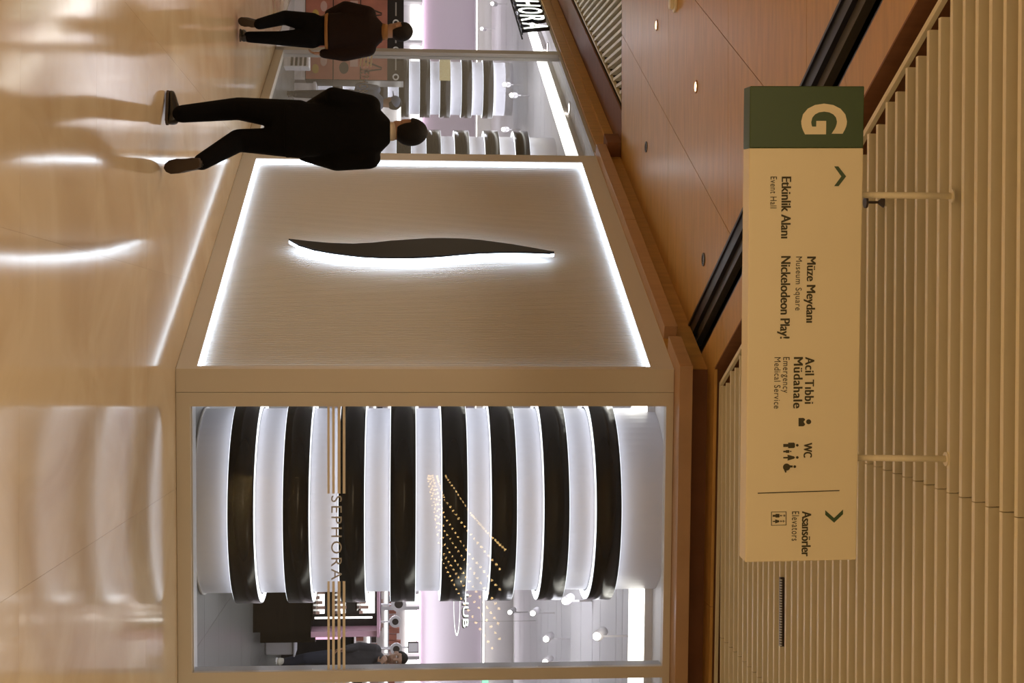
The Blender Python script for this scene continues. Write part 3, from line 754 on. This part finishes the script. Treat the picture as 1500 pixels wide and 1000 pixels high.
# body under the clothes
bd.limb(hl, kl, .085, .056); bd.limb(kl, ft + V((0, 0, .03)), .055, .038)
bd.limb(hr_, kr, .085, .056); bd.limb(kr, ar, .055, .038)
bd.limb(P1(189, 448), P1(189, 480), .125, .11, .08, .075, n=20); bd.limb(P1(189, 480), P1(190, 528), .11, .13, .075, .07, n=20)
el = P1(139, 487, -.06); er = P1(236, 492, .0)
shl = P1(153, 541); shr = P1(229, 541)
wl_ = P1(158, 452, .16); wr_ = P1(226, 447, .14)
for a, b, c, sd in ((shl, el, wl_, 1), (shr, er, wr_, -1)):
    bd.limb(a, b, .050, .040); bd.limb(b, c, .038, .026)
hand(bd, wl_, (P1(166, 425, .20) - wl_), (1, 0, 0), 1.0, .5)
hand(bd, wr_, (P1(216, 420, .18) - wr_), (-1, 0, 0), 1.0, .5)
fin = head_parts(pr, None, P1(189, 594, .02), (-.55, .82, -.05), P1(190, 556, 0), MT['skin'], MT['hair'], 1.04, body=bd, hairlow=.028)
solid(bd, 'body', MT['skin'], pr, .009, 3); fin()
ct = MB()
for c, a, b in ((P1(189, 421), .190, .125), (P1(189, 455), .178, .125), (P1(189, 490), .168, .118), (P1(189, 520), .188, .122), (P1(190, 542), .186, .112)):
    pass
X_ = V((1, 0, 0)); Y_ = V((0, 1, 0))
ct.loft([(P1(189, 419), .192, .135, X_, Y_), (P1(189, 440), .186, .132, X_, Y_), (P1(189, 470), .176, .125, X_, Y_), (P1(189, 505), .180, .122, X_, Y_), (P1(189.5, 530), .195, .118, X_, Y_),
         (P1(190, 549), .182, .105, X_, Y_), (P1(190, 561), .125, .088, X_, Y_), (P1(190, 571), .076, .076, X_, Y_)], 28)
for a, b, c in ((shl, el, wl_), (shr, er, wr_)):
    ct.limb(a, b, .076, .060); ct.limb(b, c, .058, .046)
solid(ct, 'coat', MT['cloth_black'], pr, .011, 5)
tz = MB()
tz.limb(P1(189, 425), P1(189, 455), .155, .150, .118, .112, n=20)
tz.limb(hl, kl, .112, .078); tz.limb(kl, P1(169, 270, 0), .078, .060)
tz.limb(hr_, kr, .108, .078); tz.limb(kr, P1(238, 299, -.20), .078, .056)
solid(tz, 'trousers', MT['cloth_black2'], pr, .011, 4)
MB().limb(P1(190, 566, 0), P1(189.5, 576, .01), .068, .064, .070, .066, caps=False, n=20).build('shirt_collar', MT['collar'], pr, smooth=True)
shoe(pr, P1(182, 247.5, 0), P1(137, 250, .12), (0, 0, 1), MT['shoe'], MT['sole'], .048)
tr_ = P1(245, 250, -.03); hr2 = P1(240, 296, -.235)
shoe(pr, hr2 + V((0, -.03, .0)), V((tr_.x + .01, tr_.y, .012)), (-.1, .75, .35), MT['shoe'], MT['sole'], .050)

# --- person in a brown jacket with tan trim, farther left (about 14 m off)
def P2(u, v, dy=0.0, Y=13.95):
    k = Y + dy; return V(((u - 500) / 2100 * k + .002 * k, k, 1.6 + (v - 590) / 2100 * k))
pr = root('person', (-3.0, 13.95, 0), 'person in a brown jacket with tan hem and collar walking away at top left', 'person')
bd = MB()
hL, kL, aL = P2(34, 458), P2(27, 418, .05), P2(37, 381, -.12); hR, kR, aR = P2(56, 458), P2(57, 414, .04), P2(56, 366, .02)
for a, b, c in ((hL, kL, aL), (hR, kR, aR)): bd.limb(a, b, .070, .050); bd.limb(b, c, .048, .034)
bd.limb(P2(45, 472), P2(45, 500), .12, .11, .08, .075, n=20); bd.limb(P2(45, 500), P2(45, 530), .11, .12, .075, .07, n=20)
sl_, sr_ = P2(20, 538), P2(69, 538); eL_, eR_ = P2(11, 505, .02), P2(79, 503, .0); wL_, wR_ = P2(20, 482, .14), P2(78, 474, .03)
for a, b, c in ((sl_, eL_, wL_), (sr_, eR_, wR_)): bd.limb(a, b, .048, .040); bd.limb(b, c, .038, .026)
hand(bd, wR_, (0, .1, -1), (-1, 0, 0), 1.0, .6); hand(bd, wL_, (.3, .5, -.5), (1, 0, 0), 1.0, .6)
fin = head_parts(pr, None, P2(43, 582, .02), (-.75, .62, -.18), P2(45, 553, 0), MT['skin'], MT['hairb'], 1.02, body=bd, hairlow=.028)
solid(bd, 'body', MT['skin'], pr, .009, 3); fin()
ct = MB()
ct.loft([(P2(46, 480), .175, .13, X_, Y_), (P2(46, 495), .180, .135, X_, Y_), (P2(45, 520), .185, .13, X_, Y_), (P2(45, 540), .195, .115, X_, Y_), (P2(45, 550), .15, .095, X_, Y_), (P2(45, 560), .078, .078, X_, Y_)], 28)
for a, b, c in ((sl_, eL_, wL_), (sr_, eR_, wR_)): ct.limb(a, b, .082, .068); ct.limb(b, c, .066, .046)
jk = solid(ct, 'jacket', MT['cloth_brown'], pr, .011, 5)
MB().loft([(P2(46, 476.0), .168, .125, X_, Y_), (P2(46, 480.5), .180, .136, X_, Y_)], 28).build('hem_band', MT['cloth_tan'], jk, smooth=True)
MB().loft([(P2(45, 558), .084, .082, X_, Y_), (P2(44.5, 567), .070, .074, X_, Y_)], 24).build('collar_band', MT['cloth_tan'], jk, smooth=True)
MB().limb(wR_ + V((0, 0, .015)), wR_ - V((0, 0, .01)), .046, .042, n=16, caps=False).build('cuff', MT['cloth_tan'], jk, smooth=True)
tz = MB(); tz.limb(P2(45, 462), P2(45, 482), .145, .142, .11, .11, n=20)
for a, b, c in ((hL, kL, aL), (hR, kR, aR)): tz.limb(a, b, .100, .072); tz.limb(b, c + V((0, 0, .0)), .070, .054)
solid(tz, 'trousers', MT['cloth_black2'], pr, .011, 4)
shoe(pr, P2(38, 375, -.14), V((P2(33, 356, -.02).x - .0, 13.93, .012)), (-.2, .5, .6), MT['shoe'], MT['sole'], .045)
shoe(pr, P2(59, 352.5, -.02), P2(49, 353.5, .16), (0, 0, 1), MT['shoe'], MT['sole'], .046)

# --- person on the phone inside the shop, facing the window (about 19 m off)
def P3(u, v, dy=0.0, Y=18.6):
    k = Y + dy; return V(((u - 500) / 2100 * k + .002 * k, k, 1.6 + (v - 590) / 2100 * k))
pr = root('person', (4.1, 18.6, 0), 'person in a charcoal jacket and dark jeans, hand at the chin, inside the shop', 'person')
bd = MB()
hL, kL, aL = P3(955, 487), P3(957, 450, -.08), P3(962, 418, -.05); hR, kR, aR = P3(973, 487), P3(974, 450, .02), P3(975, 418, .12)
for a, b, c in ((hL, kL, aL), (hR, kR, aR)): bd.limb(a, b, .085, .055); bd.limb(b, c, .054, .04)
bd.limb(P3(964, 495), P3(964, 515), .12, .11, .08, .08, n=20); bd.limb(P3(964, 515), P3(964, 542), .11, .13, .08, .07, n=20)
s1, s2 = P3(946, 552), P3(982, 552); e1, e2 = P3(941, 528, -.02), P3(986, 530, -.10); w1, w2 = P3(944, 508, -.14), P3(968, 556, -.20)
e2 = P3(980, 535, -.14)
for a, b, c in ((s1, e1, w1), (s2, e2, w2)): bd.limb(a, b, .05, .042); bd.limb(b, c, .038, .028)
hand(bd, w1, (.0, -.4, -1), (1, 0, 0), 1.05, .6); hand(bd, w2, P3(953, 570, -.16) - w2, (0, 1, .3), 1.05, .8)
fin = head_parts(pr, None, P3(959, 582, -.02), (-.10, -.97, -.12), P3(962, 560, 0), MT['skin'], MT['hairb'], 1.08, body=bd)
solid(bd, 'body', MT['skin'], pr, .009, 3); fin()
ct = MB()
ct.loft([(P3(964, 494), .178, .135, X_, Y_), (P3(964, 510), .182, .14, X_, Y_), (P3(964, 535), .188, .135, X_, Y_), (P3(964, 552), .195, .12, X_, Y_), (P3(963, 560), .12, .09, X_, Y_), (P3(963, 565), .07, .075, X_, Y_)], 28)
for a, b, c in ((s1, e1, w1), (s2, e2, w2)): ct.limb(a, b, .075, .062); ct.limb(b, c, .058, .046)
solid(ct, 'jacket', MT['cloth_grey'], pr, .011, 5)
tz = MB(); tz.limb(P3(964, 487), P3(964, 500), .15, .148, .115, .112, n=20)
for a, b, c in ((hL, kL, aL), (hR, kR, aR)): tz.limb(a, b, .095, .072); tz.limb(b, c + V((0, 0, .03)), .068, .056)
solid(tz, 'trousers', MT['denim'], pr, .011, 4)
shoe(pr, V((aL.x, aL.y + .07, 0.002)), V((aL.x - .05, aL.y - .19, .002)), (0, 0, 1), MT['shoel'], MT['white'], .05)
shoe(pr, V((aR.x, aR.y + .07, 0.002)), V((aR.x + .05, aR.y - .19, .002)), (0, 0, 1), MT['shoel'], MT['white'], .05)

# --- shopper in a blue-grey cap behind the glass, mostly hidden by the person in black
def P4(u, v, dy=0.0, Y=20.0):
    k = Y + dy; return V(((u - 500) / 2100 * k + .002 * k, k, 1.6 + (v - 590) / 2100 * k))
pr = root('person', (-3.3, 20.0, 0), 'person in a blue-grey top and cap inside the shop, behind the entrance glass', 'person')
bd = MB(); off = -168
hz = 1.49
cx0 = P4(148, 560).x
def Q(x, z, y=20.0): return V((cx0 + x, y, z))
for sg1 in (-1, 1):
    bd.limb(Q(.09 * sg1, .82), Q(.10 * sg1, .45), .08, .054); bd.limb(Q(.10 * sg1, .45), Q(.10 * sg1, .09), .052, .038)
    bd.limb(Q(.18 * sg1, 1.22), Q(.22 * sg1, .98), .046, .038); bd.limb(Q(.22 * sg1, .98), Q(.15 * sg1, .95, 20.2), .036, .026)
    hand(bd, Q(.15 * sg1, .95, 20.2), (-.1 * sg1, 1, .1), (0, 0, -1), .95, .5)
bd.limb(Q(0, .90), Q(0, 1.14), .12, .13, .08, .08, n=20)
fin = head_parts(pr, None, Q(0, 1.44), (-.8, .55, -.25), Q(0, 1.28), MT['skin'], MT['hair'], .98, body=bd)
solid(bd, 'body', MT['skin'], pr, .010, 3); fin()
ct = MB(); ct.loft([(Q(0, .78), .18, .13, X_, Y_), (Q(0, 1.0), .165, .125, X_, Y_), (Q(0, 1.2), .185, .12, X_, Y_), (Q(0, 1.27), .12, .09, X_, Y_), (Q(0, 1.32), .07, .075, X_, Y_)], 24)
for sg1 in (-1, 1): ct.limb(Q(.18 * sg1, 1.22), Q(.22 * sg1, .98), .066, .055); ct.limb(Q(.22 * sg1, .98), Q(.17 * sg1, .95, 20.15), .052, .042)
solid(ct, 'jacket', MT['cloth_blue'], pr, .012, 4)
tz = MB(); tz.limb(Q(0, .80), Q(0, .9), .145, .14, .11, .11, n=20)
for sg1 in (-1, 1): tz.limb(Q(.09 * sg1, .82), Q(.10 * sg1, .45), .09, .066); tz.limb(Q(.10 * sg1, .45), Q(.10 * sg1, .11), .064, .052)
solid(tz, 'trousers', MT['denim'], pr, .012, 4)
for sg1 in (-1, 1): shoe(pr, Q(.10 * sg1, .002, 19.93), Q(.12 * sg1, .002, 20.18), (0, 0, 1), MT['shoe'], MT['sole'])
cp = MB(); cp.ball(Q(0, 1.485), .100, .108, .085, nu=24, nv=14); cp.limb(Q(-.05, 1.47, 20.03), Q(-.15, 1.455, 20.10), .06, .05, .008, .006, n=14, side=(.55, .8, 0))
cp.build('cap', MT['cloth_blue'], pr, smooth=True)

# ------------------------------------------------------------------ things in the shop, seen through the right window
g = root('display_gondola', (2.9, 15.9, 0), 'black makeup gondola with three glowing shelves and a pink edge, behind the large column', 'display gondola')
MB().box((2.0, 15.6, 0), (3.14, 16.5, .62)).build('cabinet', MT['gloss'], g)
MB().box((2.0, 15.9, .62), (3.14, 16.5, 1.36)).build('back_case', MT['black'], g)
MB().box((2.0, 15.55, 1.33), (3.20, 16.5, 1.36)).build('top_edge', mat('pink_edge', (.62, .38, .50), .4), g)
MB().box((3.14, 15.6, .62), (3.20, 16.5, 1.33)).build('side_edge', mat('pink_edge', (.62, .38, .50), .4), g)
for i, z in enumerate((.63, .86, 1.10)):
    sh = MB().prism([(15.58, z), (15.9, z), (15.9, z + .05), (15.58, z + .015)], 2.05, 3.02 - .05 * i, lambda y, z_, x: (x, y, z_)).build('shelf', MT['gloss'], g)
    MB().box((2.1, 15.885, z + .05), (3.0, 15.899, z + (.12 if i < 2 else .20))).build('light_panel', MT['lit'], sh)
    pb = MB()
    for k in range(16):
        x = 2.12 + k * .055; pb.box((x, 15.72, z + .035), (x + .03, 15.75, z + .075 + .03 * (k % 3)))
    tag(pb.build('product_row', MT['posterp'], sh), kind='stuff')
MB().box((2.98, 15.589, .66), (3.0, 15.6, 1.28)).build('light_strip', MT['lit'], g)
g = root('pink_screen_stand', (3.42, 16.6, 0), 'low black stand with a glowing pink screen beside the makeup gondola', 'display stand')
MB().box((3.25, 16.4, 0), (3.42, 16.9, .62)).build('base', MT['gloss'], g)
MB().box((3.26, 16.5, .62), (3.41, 16.6, .90)).build('screen', MT['pinklit'], g)
g = root('grey_plinth', (3.5, 17.3, 0), 'low pale grey plinth on the shop floor near the phone caller', 'plinth')
MB().box((3.25, 16.95, 0), (3.68, 17.3, .33)).build('block', MT['plinth'], g, bevel=.02)
MB().box((3.23, 16.93, .33), (3.70, 17.32, .35)).build('top', MT['plinth'], g, bevel=.005)
bg = MB(); bg.prism([(-.16, 0), (.20, 0), (.14, .30), (-.10, .30)], -.06, .06, lambda a, z, y: (a, y, z))
bgr = root('paper_bag', (2.32, 13.3, .05), 'pale tilted paper bag poking out behind the large column near the floor', 'bag')
Rz = Matrix.Rotation(math.radians(-38), 3, 'Y')
b1 = MB().box((-.17, -.06, 0), (.17, .06, .36)); b1.v = [tuple(Rz @ V(v) + V((2.26, 13.3, .13))) for v in b1.v]; b1.build('bag_body', MT['bag'], bgr, bevel=.01)
hd = MB().ring((0, 0, .40), .055, .063, -.006, .006, 24, axis='y'); hd.v = [tuple(Rz @ V(v) + V((2.26, 13.3, -.02))) for v in hd.v]; hd.build('handle', MT['bag'], bgr)

# beauty counter wall: white lit shelves, round mirrors on stands
def shelfunit(x0, x1, y, n, lab, zt=1.84, post=.9, z0=.4):
    g = root('backlit_shelf_unit', ((x0 + x1) / 2, y, 0), lab, 'shelf unit', 'white backlit shelf units along the back of the shop')
    MB().box((x0, y, 0), (x1, y + .4, z0)).build('cabinet', MT['swhite'], g)
    MB().box((x0, y + .36, z0), (x1, y + .4, zt)).build('back_panel', MT['swhite'], g)
    m = x0; i = 0
    MB().box((x0, y + .30, zt - .20), (x1, y + .355, zt)).build('light_panel', MT['lit'], g)
    while m < x1 - .1:
        MB().box((m, y, z0), (m + .06, y + .36, zt + .06)).build('post', MT['swhite'], g); m += post; i += 1
    for k, z in enumerate((z0 + .30, z0 + .62, z0 + .94)):
        if z > zt - .25: break
        s = MB().box((x0, y + .02, z), (x1, y + .36, z + .025)).build('shelf', MT['swhite'], g)
        MB().box((x0, y + .33, z - .05), (x1, y + .355, z)).build('shelf_light', MT['lit'], s)
        pb = [MB(), MB(), MB()]; x = x0 + .08; rr = random.Random(int(x0 * 10) + k)
        while x < x1 - .1:
            w_ = rr.uniform(.04, .10); pb[rr.randrange(3)].box((x, y + .1, z + .0255), (x + w_, y + .2, z + .0255 + rr.uniform(.07, .22))); x += w_ + rr.uniform(.01, .05)
        for q, m_2 in zip(pb, (MT['poster'], MT['dark'], MT['posterp'])):
            if q.v: tag(q.build('product_row', m_2, s), kind='stuff')
    return g
shelfunit(3.0, 12.5, 26, 4, 'long white backlit shelf unit behind the phone caller', 1.86)
shelfunit(-12.0, -3.4, 31.5, 4, 'long white backlit shelf unit under the pink wall, left', 1.95)
shelfunit(-3.2, 2.8, 31.5, 4, 'white backlit shelf unit behind the half hidden banded column', 1.95)
MB().box((2.6, 26.42, 1.86), (12.7, 26.5, 3.05), None).build('painted_wall', MT['spink'], root('wall_1', (7, 26.45, 2), kind='structure'))
o = root('trim_5', (7, 26.4, 1.95), kind='structure')
MB().box((2.7, 26.36, 1.88), (12.6, 26.41, 1.93), None).build('light_panel', MT['pinkled'], o)
MB().box((2.6, 26.30, 3.05), (12.7, 26.5, 3.08), None).build('cove_shelf', MT['swhite'], o)
MB().box((2.7, 26.36, 3.085), (12.6, 26.40, 3.11), None).build('light_panel', MT['cove'], o)
MB().box((2.6, 26.55, 3.05), (12.7, 26.6, 3.66), None).build('bulkhead', MT['swhite'], o)
o = root('trim_6', (-7, 33.9, 2.0), kind='structure')
MB().box((-14, 33.90, 1.98), (-1, 33.97, 2.04), None).build('light_panel', MT['pinkled'], o)

def mirror(x, y, z, r, lab):
    g = root('round_mirror', (x, y, z - r - .1), lab, 'mirror', 'round white-rimmed makeup mirrors')
    MB().ring((x, y, z), r * .55, r, -.015, .015, 36, axis='y').build('rim', MT['swhite'], g)
    MB().disc((x, y, z), r * .55, -.008, .008, 30, axis='y').build('mirror_glass', MT['dark'], g)
    MB().limb((x, y, z - r), (x, y, z - r - .45), .012, .012, n=10, caps=False).build('stand', MT['swhite'], g)
    MB().disc((x, y, z - r - .45), .09, -.012, 0, 20).build('base', MT['swhite'], g)
mirror(3.60, 19.7, 1.555, .105, 'largest round makeup mirror, just right of the large column')
mirror(3.82, 19.6, 1.51, .080, 'smaller round makeup mirror between the other two')
mirror(4.15, 19.4, 1.525, .082, 'round makeup mirror right behind the phone caller')
g = root('mirror_counter', (3.9, 19.7, 0), 'dark counter carrying the round makeup mirrors', 'counter')
MB().box((3.0, 19.25, 0), (4.5, 20.0, .93)).build('cabinet', MT['black'], g); MB().box((2.98, 19.2, .93), (4.52, 20.02, .965)).build('worktop', MT['gloss'], g)
# bracket lamps over the counter
for x, l in ((3.62, 'small framed lamp bracket above the largest round mirror'), (4.50, 'small framed lamp bracket above the phone caller')):
    g = root('lamp_bracket', (x, 21.5, 1.72), l, 'wall lamp', 'framed lamp brackets above the beauty counter')
    for a, b in (((x, 21.5, 1.69), (x + .16, 21.54, 1.70)), ((x, 21.5, 1.84), (x + .16, 21.54, 1.85)), ((x, 21.5, 1.70), (x + .012, 21.54, 1.84)), ((x + .148, 21.5, 1.70), (x + .16, 21.54, 1.84))):
        MB().box(a, b).build('frame_bar', MT['dark'], g)
    MB().box((x + .012, 21.51, 1.70), (x + .148, 21.52, 1.84)).build('shade', MT['swhite'], g)
    MB().box((x + .07, 21.51, .0), (x + .09, 21.53, 1.70)).build('stem', MT['swhite'], g)

# glowing letters and oval hung near the ceiling behind the column
hb = root('hub_sign', (4.3, 22, 2.5), 'small lit sign reading beauty hub with a thin glowing oval below, behind the column', 'sign')
text_obj('BEAUTY HUB', MT['dark'], lambda a, b, z: (a + .01, 22.02 - b, z - .012), 2.85, 4.395, 2.53, 2.62, hb, bold=.03, thick=.012)  # offset dark copy of the letters, painted as their shadow
text_obj('BEAUTY HUB', MT['neon'], lambda a, b, z: (a, 22 - b, z), 2.84, 4.385, 2.535, 2.615, hb, bold=.0, thick=.010)
MB().ring((4.03, 22, 2.44), .46, .485, -.01, .01, 48, axis='y', squash=.10).build('glowing_oval', MT['neon'], hb)
for x in (3.6, 4.3): MB().limb((x, 22.0, 2.6), (x, 22.0, 3.66), .004, .004, n=6, caps=False).build('wire', MT['alu'], hb)
g = root('exit_sign', (4.72, 18.4, 2.66), 'tiny green emergency exit sign seen at the right edge', 'sign')
MB().box((4.33, 18.4, 2.63), (4.55, 18.44, 2.71)).build('face', MT['exitg'], g); MB().limb((4.44, 18.42, 2.71), (4.44, 18.42, 3.66), .006, .006, n=8, caps=False).build('rod', MT['alu'], g)

# ------------------------------------------------------------------ things seen through the entrance, left
def fixture(x0, n, lab, y=21.2):
    W_ = .40
    g = root('poster_gondola', (x0, y, 0), lab, 'display gondola', 'black gondolas with coral posters near the entrance')
    MB().box((x0, y, 0), (x0 + W_ * n, y + .5, .16)).build('base', MT['swhite'], g)
    MB().box((x0, y, .16), (x0 + W_ * n, y + .5, 1.60)).build('case', MT['black'], g)
    for c in range(n):
        x = x0 + c * W_
        for k, (za, zb) in enumerate(((.17, .56), (.575, .96), (.975, 1.36))):
            p = MB().box((x + .012, y - .012, za), (x + W_ - .012, y, zb)).build('poster', MT['poster'], g)
            if k == 0:
                MB().ball((x + .24, y - .014, za + .14), .07, .003, .05, nu=14, nv=6).build('print', MT['posterg'], p)
                MB().ball((x + .12, y - .014, za + .26), .08, .003, .05, nu=14, nv=6).build('print', MT['posterp'], p)
            elif k == 1:
                MB().ball((x + .22, y - .014, za + .15), .09, .003, .07, nu=14, nv=6).build('print', MT['dark'], p)
                MB().box((x + .03, y - .0135, za + .24), (x + .2, y - .012, zb - .03)).build('print', MT['posterp'], p)
            else:
                MB().prism([(x + .10, za + .05), (x + .13, za + .05), (x + .22, za + .30), (x + .20, za + .31)], y - .014, y - .012, lambda a, z, q: (a, q, z)).build('print', MT['dark'], p)
                MB().prism([(x + .25, za + .05), (x + .28, za + .05), (x + .24, za + .30), (x + .22, za + .31)], y - .014, y - .012, lambda a, z, q: (a, q, z)).build('print', MT['dark'], p)
        MB().ring((x + W_ - .06, y - .006, 1.485), .028, .048, -.006, .006, 28, axis='y').build('ring_mark', MT['white'], g)
        MB().box((x + .04, y - .004, 1.475), (x + .24, y - .001, 1.495)).build('header_line', MT['vinylg'], g)
g1 = fixture(-5.03, 3, 'black gondola with coral posters right of the entrance post')
g2 = fixture(-6.26, 3, 'black gondola with coral posters left of the entrance post')
g = root('striped_pedestal', (-4.2, 19.4, 0), 'white pedestal with four slanted black stripes beside the entrance post', 'pedestal')
MB().box((-4.06, 19.3, .0), (-3.66, 19.6, .34)).build('block', MT['swhite'], g, bevel=.01)
for i in range(4): MB().prism([(-3.88, .11 + i * .058), (-3.67, .095 + i * .058), (-3.67, .128 + i * .058), (-3.88, .143 + i * .058)], 19.290, 19.299, lambda a, z, y: (a, y, z)).build('stripe', MT['black'], g)
g = root('gold_display_table', (-3.6, 21.5, 0), 'white table with warm lit gold products between the gondola and the banded column', 'table')
MB().box((-3.78, 21.2, 0), (-2.7, 21.9, .28)).build('cabinet', MT['swhite'], g)
MB().box((-3.8, 21.18, .28), (-2.68, 21.92, .32)).build('table_top', MT['swhite'], g)
MB().box((-3.75, 21.8, .32), (-2.7, 21.86, 1.05)).build('back_board', MT['gold'], g)
for z in (.55, .80): MB().box((-3.75, 21.45, z), (-2.7, 21.8, z + .02)).build('shelf', MT['swhite'], g)
for k in range(12):
    x = -3.72 + k * .085; MB().limb((x, 21.5, .321), (x, 21.5, .40 + .05 * (k % 3)), .018, .014, n=12).build('flask', MT['posterg'] if k % 2 else MT['swhite'], g, smooth=True)
g = root('white_products_shelf', (-3.2, 22.6, 0), 'white lit product rack behind the cap-wearing shopper', 'shelf unit')
MB().box((-3.75, 22.5, .9), (-2.6, 22.6, 1.55)).build('back_panel', MT['swhite'], g)
for z in (1.15, 1.5): MB().box((-3.75, 22.4, z), (-2.6, 22.5, z + .06)).build('shelf', MT['lit'], g)
MB().box((-3.75, 22.45, 0), (-3.70, 22.6, 1.55)).build('leg', MT['swhite'], g); MB().box((-2.65, 22.45, 0), (-2.6, 22.6, 1.55)).build('leg', MT['swhite'], g)

# ------------------------------------------------------------------ string lights in the hall behind the viewer (mirrored in the window glass)
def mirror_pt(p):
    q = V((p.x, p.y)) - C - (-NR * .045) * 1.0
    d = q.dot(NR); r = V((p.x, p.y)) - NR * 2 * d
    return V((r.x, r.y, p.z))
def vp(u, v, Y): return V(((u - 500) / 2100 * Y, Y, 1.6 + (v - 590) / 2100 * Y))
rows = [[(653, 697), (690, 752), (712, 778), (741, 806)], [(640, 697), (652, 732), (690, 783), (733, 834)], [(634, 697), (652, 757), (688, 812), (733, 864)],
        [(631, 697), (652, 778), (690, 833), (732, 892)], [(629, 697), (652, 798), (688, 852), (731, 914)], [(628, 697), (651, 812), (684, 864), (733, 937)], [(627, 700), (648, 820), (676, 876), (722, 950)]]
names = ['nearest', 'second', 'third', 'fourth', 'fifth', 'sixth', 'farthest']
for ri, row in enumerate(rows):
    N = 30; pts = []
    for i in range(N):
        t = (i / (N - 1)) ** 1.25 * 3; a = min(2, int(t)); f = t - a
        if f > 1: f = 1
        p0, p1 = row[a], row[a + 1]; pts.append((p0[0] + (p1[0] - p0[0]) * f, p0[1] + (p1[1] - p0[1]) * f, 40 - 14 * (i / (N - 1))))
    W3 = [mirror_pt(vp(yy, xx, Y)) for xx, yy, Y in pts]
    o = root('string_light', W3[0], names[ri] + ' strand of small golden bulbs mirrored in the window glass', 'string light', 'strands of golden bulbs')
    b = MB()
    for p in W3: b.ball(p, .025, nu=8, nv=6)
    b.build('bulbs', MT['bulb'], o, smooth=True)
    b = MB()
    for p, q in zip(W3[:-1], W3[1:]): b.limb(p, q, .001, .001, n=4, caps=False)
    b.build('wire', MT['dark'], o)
